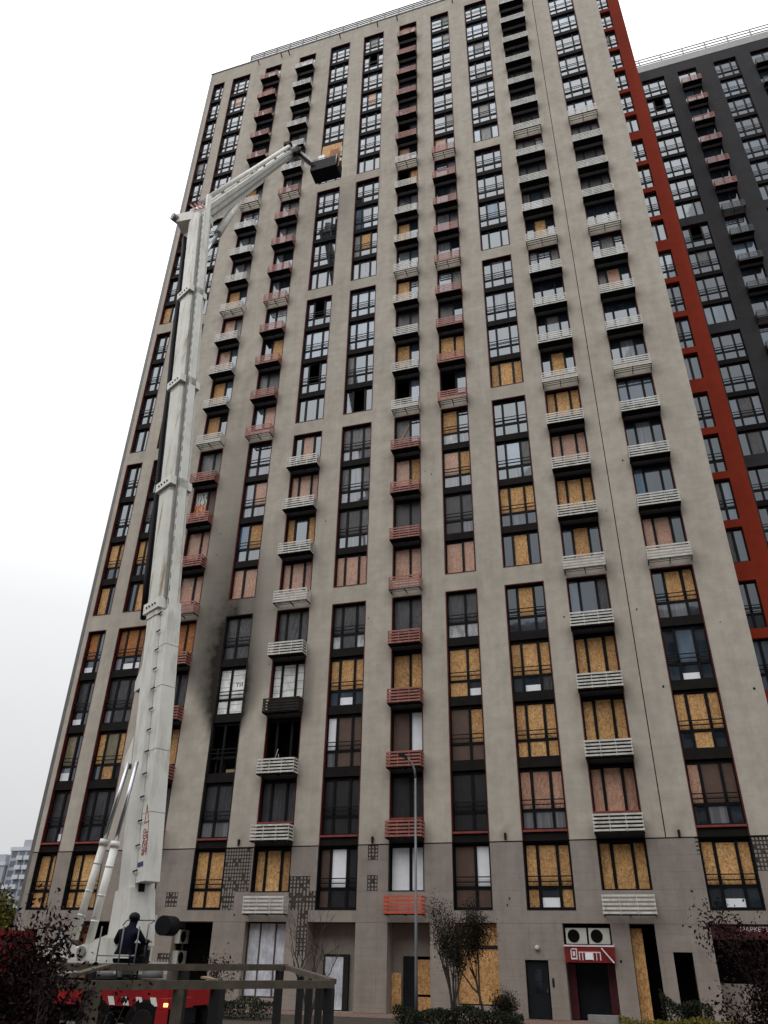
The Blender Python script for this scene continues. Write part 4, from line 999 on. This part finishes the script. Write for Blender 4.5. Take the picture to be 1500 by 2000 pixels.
def tree(name, label, loc, stems, depth, leafmat_, nleaf, lsize, lspread, seed, spread=.5, cat='tree', group=None, zmin=None, fill=None, up_=.12):
    rnd = random.Random(seed); o = thing(name, label, cat, loc, group); q = MB(); tips = []
    for (dx, dy, dz, r, ln) in stems: grow(q, tips, Vector((0, 0, 0)), Vector((dx, dy, dz)).normalized(), r, ln, depth, rnd, spread, .18, up_)
    obj('trunk', q.mesh('trunk', 'bark'), o)
    if nleaf:
        lf = MB(); pts = []
        for i in range(nleaf):
            p, d = rnd.choice(tips); pts.append(p + Vector((rnd.gauss(0, lspread), rnd.gauss(0, lspread), rnd.gauss(0, lspread))))
        if fill:                                                   # dense inner foliage of a bush
            c_, r_, n_ = fill
            while n_ > 0:
                v_ = Vector((rnd.uniform(-1, 1), rnd.uniform(-1, 1), rnd.uniform(-1, 1))); lump = .82 + .18 * math.sin(7 * v_.x + 2) * math.sin(6 * v_.z + 5 * v_.y)
                if v_.length < lump: pts.append(Vector((c_[0] + v_.x * r_[0], c_[1] + v_.y * r_[1], c_[2] + v_.z * r_[2]))); n_ -= 1
        if zmin is not None: pts = [p for p in pts if p.z > zmin]
        leaves(lf, pts, lsize, rnd); obj('crown', lf.mesh('crown', leafmat_), o)
    return o
tree('small_tree', 'spindly multi-stemmed tree with sparse brown leaves beside the lamp post', (15.95, -5.0, .05), [(-.12, .1, 1, .05, 1.5), (.04, -.1, 1, .06, 1.75), (.16, .15, 1, .045, 1.5)], 3, 'leaf_dark', 4800, .034, .11, 22, .30, up_=.42)
tree('small_tree', 'slender young tree with dense dark round crown by the boarded shopfront', (16.95, -4.4, .05), [(0.02, 0, 1, .06, 1.9)], 3, 'leaf_dark', 9000, .036, .15, 12, .5, zmin=1.7, up_=.3)
tree('shrub', 'low leafy shrub beside the boarded shopfront corner', (17.75, -4.3, .05), [(-.2, 0, 1, .03, .5), (.2, .1, 1, .03, .5), (0, -.1, 1, .03, .55)], 2, 'leaf_dark', 2600, .036, .13, 15, .5, 'shrub')
tree('bare_tree', 'leafless little tree leaning over the wooden frame', (11.15, -6.3, .05), [(-.28, .0, 1, .07, 1.7), (-.6, .1, 1, .055, 1.7), (.1, .1, 1, .06, 1.4)], 3, None, 0, 0, 0, 31, .45)
tree('shrub', 'thin brownish shrub growing beside the dark niche', (7.2, -6.0, .05), [(-.2, 0, 1, .03, 1.0), (.2, .1, 1, .03, 1.0), (0, -.1, 1, .03, 1.1)], 2, 'leaf_dark', 700, .05, .14, 14, .45, 'shrub')
tree('red_shrub', 'dark red-leaved bush in front of the truck cab', (18.92, -31.0, 0), [(-.2, .1, 1, .05, .9), (.12, .05, 1, .05, .85), (0, -.2, 1, .05, .85), (.1, .3, 1, .05, .85), (-.4, -.1, 1, .04, .8)], 3, 'leaf_red', 9000, .020, .07, 5, .28, 'shrub', fill=((-.05, 0, 1.15), (.62, .62, .98), 30000))
tree('red_shrub', 'dark red-leaved small tree before the maroon shop sign', (24.75, -20.6, 0), [(-.3, 0, 1, .06, 1.1), (.25, .1, 1, .06, 1.1), (0, -.2, 1, .06, 1.1), (-.1, .3, 1, .05, 1.0)], 3, 'leaf_red', 9000, .034, .14, 9, .5, 'tree', fill=((.25, 0, 1.25), (.85, .8, 1.15), 9000))
tree('autumn_tree', 'yellow-green autumn tree beyond the beige corner', (-27.5, 22, 0), [(0, 0, 1, .2, 2.6), (.3, .1, 1, .15, 2.4)], 3, 'leaf_far', 6000, .16, .55, 4, .55)
tree('autumn_tree', 'darker green tree standing under the distant tower blocks', (-33.0, 16, 0), [(0, 0, 1, .2, 2.2), (-.3, .1, 1, .15, 2.2)], 3, 'leaf_hedge', 6000, .16, .55, 6, .55)
def hedge(label, x0, x1, y0, y1, h, n, seed, mat='leaf_hedge', size=.045):
    rnd = random.Random(seed); o = thing('hedge', label, 'hedge', ((x0 + x1) / 2, (y0 + y1) / 2, .05)); W, D = x1 - x0, y1 - y0
    q = MB()
    for k in range(int(W / .5)):
        x = -W / 2 + .25 + .5 * k; q.tube([(x, 0, 0), (x + rnd.uniform(-.1, .1), rnd.uniform(-.1, .1), h * .8)], [.02, .008], 5)
    obj('stems', q.mesh('stems', 'bark'), o); lf = MB(); pts = []
    for i in range(n):
        x, y = rnd.uniform(-W / 2, W / 2), rnd.uniform(-D / 2, D / 2); hh = h * (.85 + .15 * math.sin(x * 2.1 + seed) + .1 * math.sin(x * 5.3))
        z = hh * (1 - rnd.random() ** 2.2 * .95) * (1 - .25 * (2 * abs(y) / D) ** 3) + rnd.gauss(0, .03); pts.append((x, y, max(.02, z)))
    leaves(lf, pts, size, rnd); obj('foliage', lf.mesh('foliage', mat), o)
hedge('low dark hedge between the lamp post and the service door', 13.9, 18.3, -5.6, -4.5, .55, 7000, 1)
hedge('low dark hedge under the white sheeted shopfront', 2.2, 9.6, -6.8, -5.2, .62, 8000, 2)
hedge('yellowish low hedge before the red shop sign', 21.4, 28, -5.2, -4.0, .42, 6000, 3, 'leaf_autumn', .04)
hedge('dark tall clipped shrub row beside the maroon shop sign', 22.8, 24.4, -4.0, -3.6, 1.1, 2500, 4)
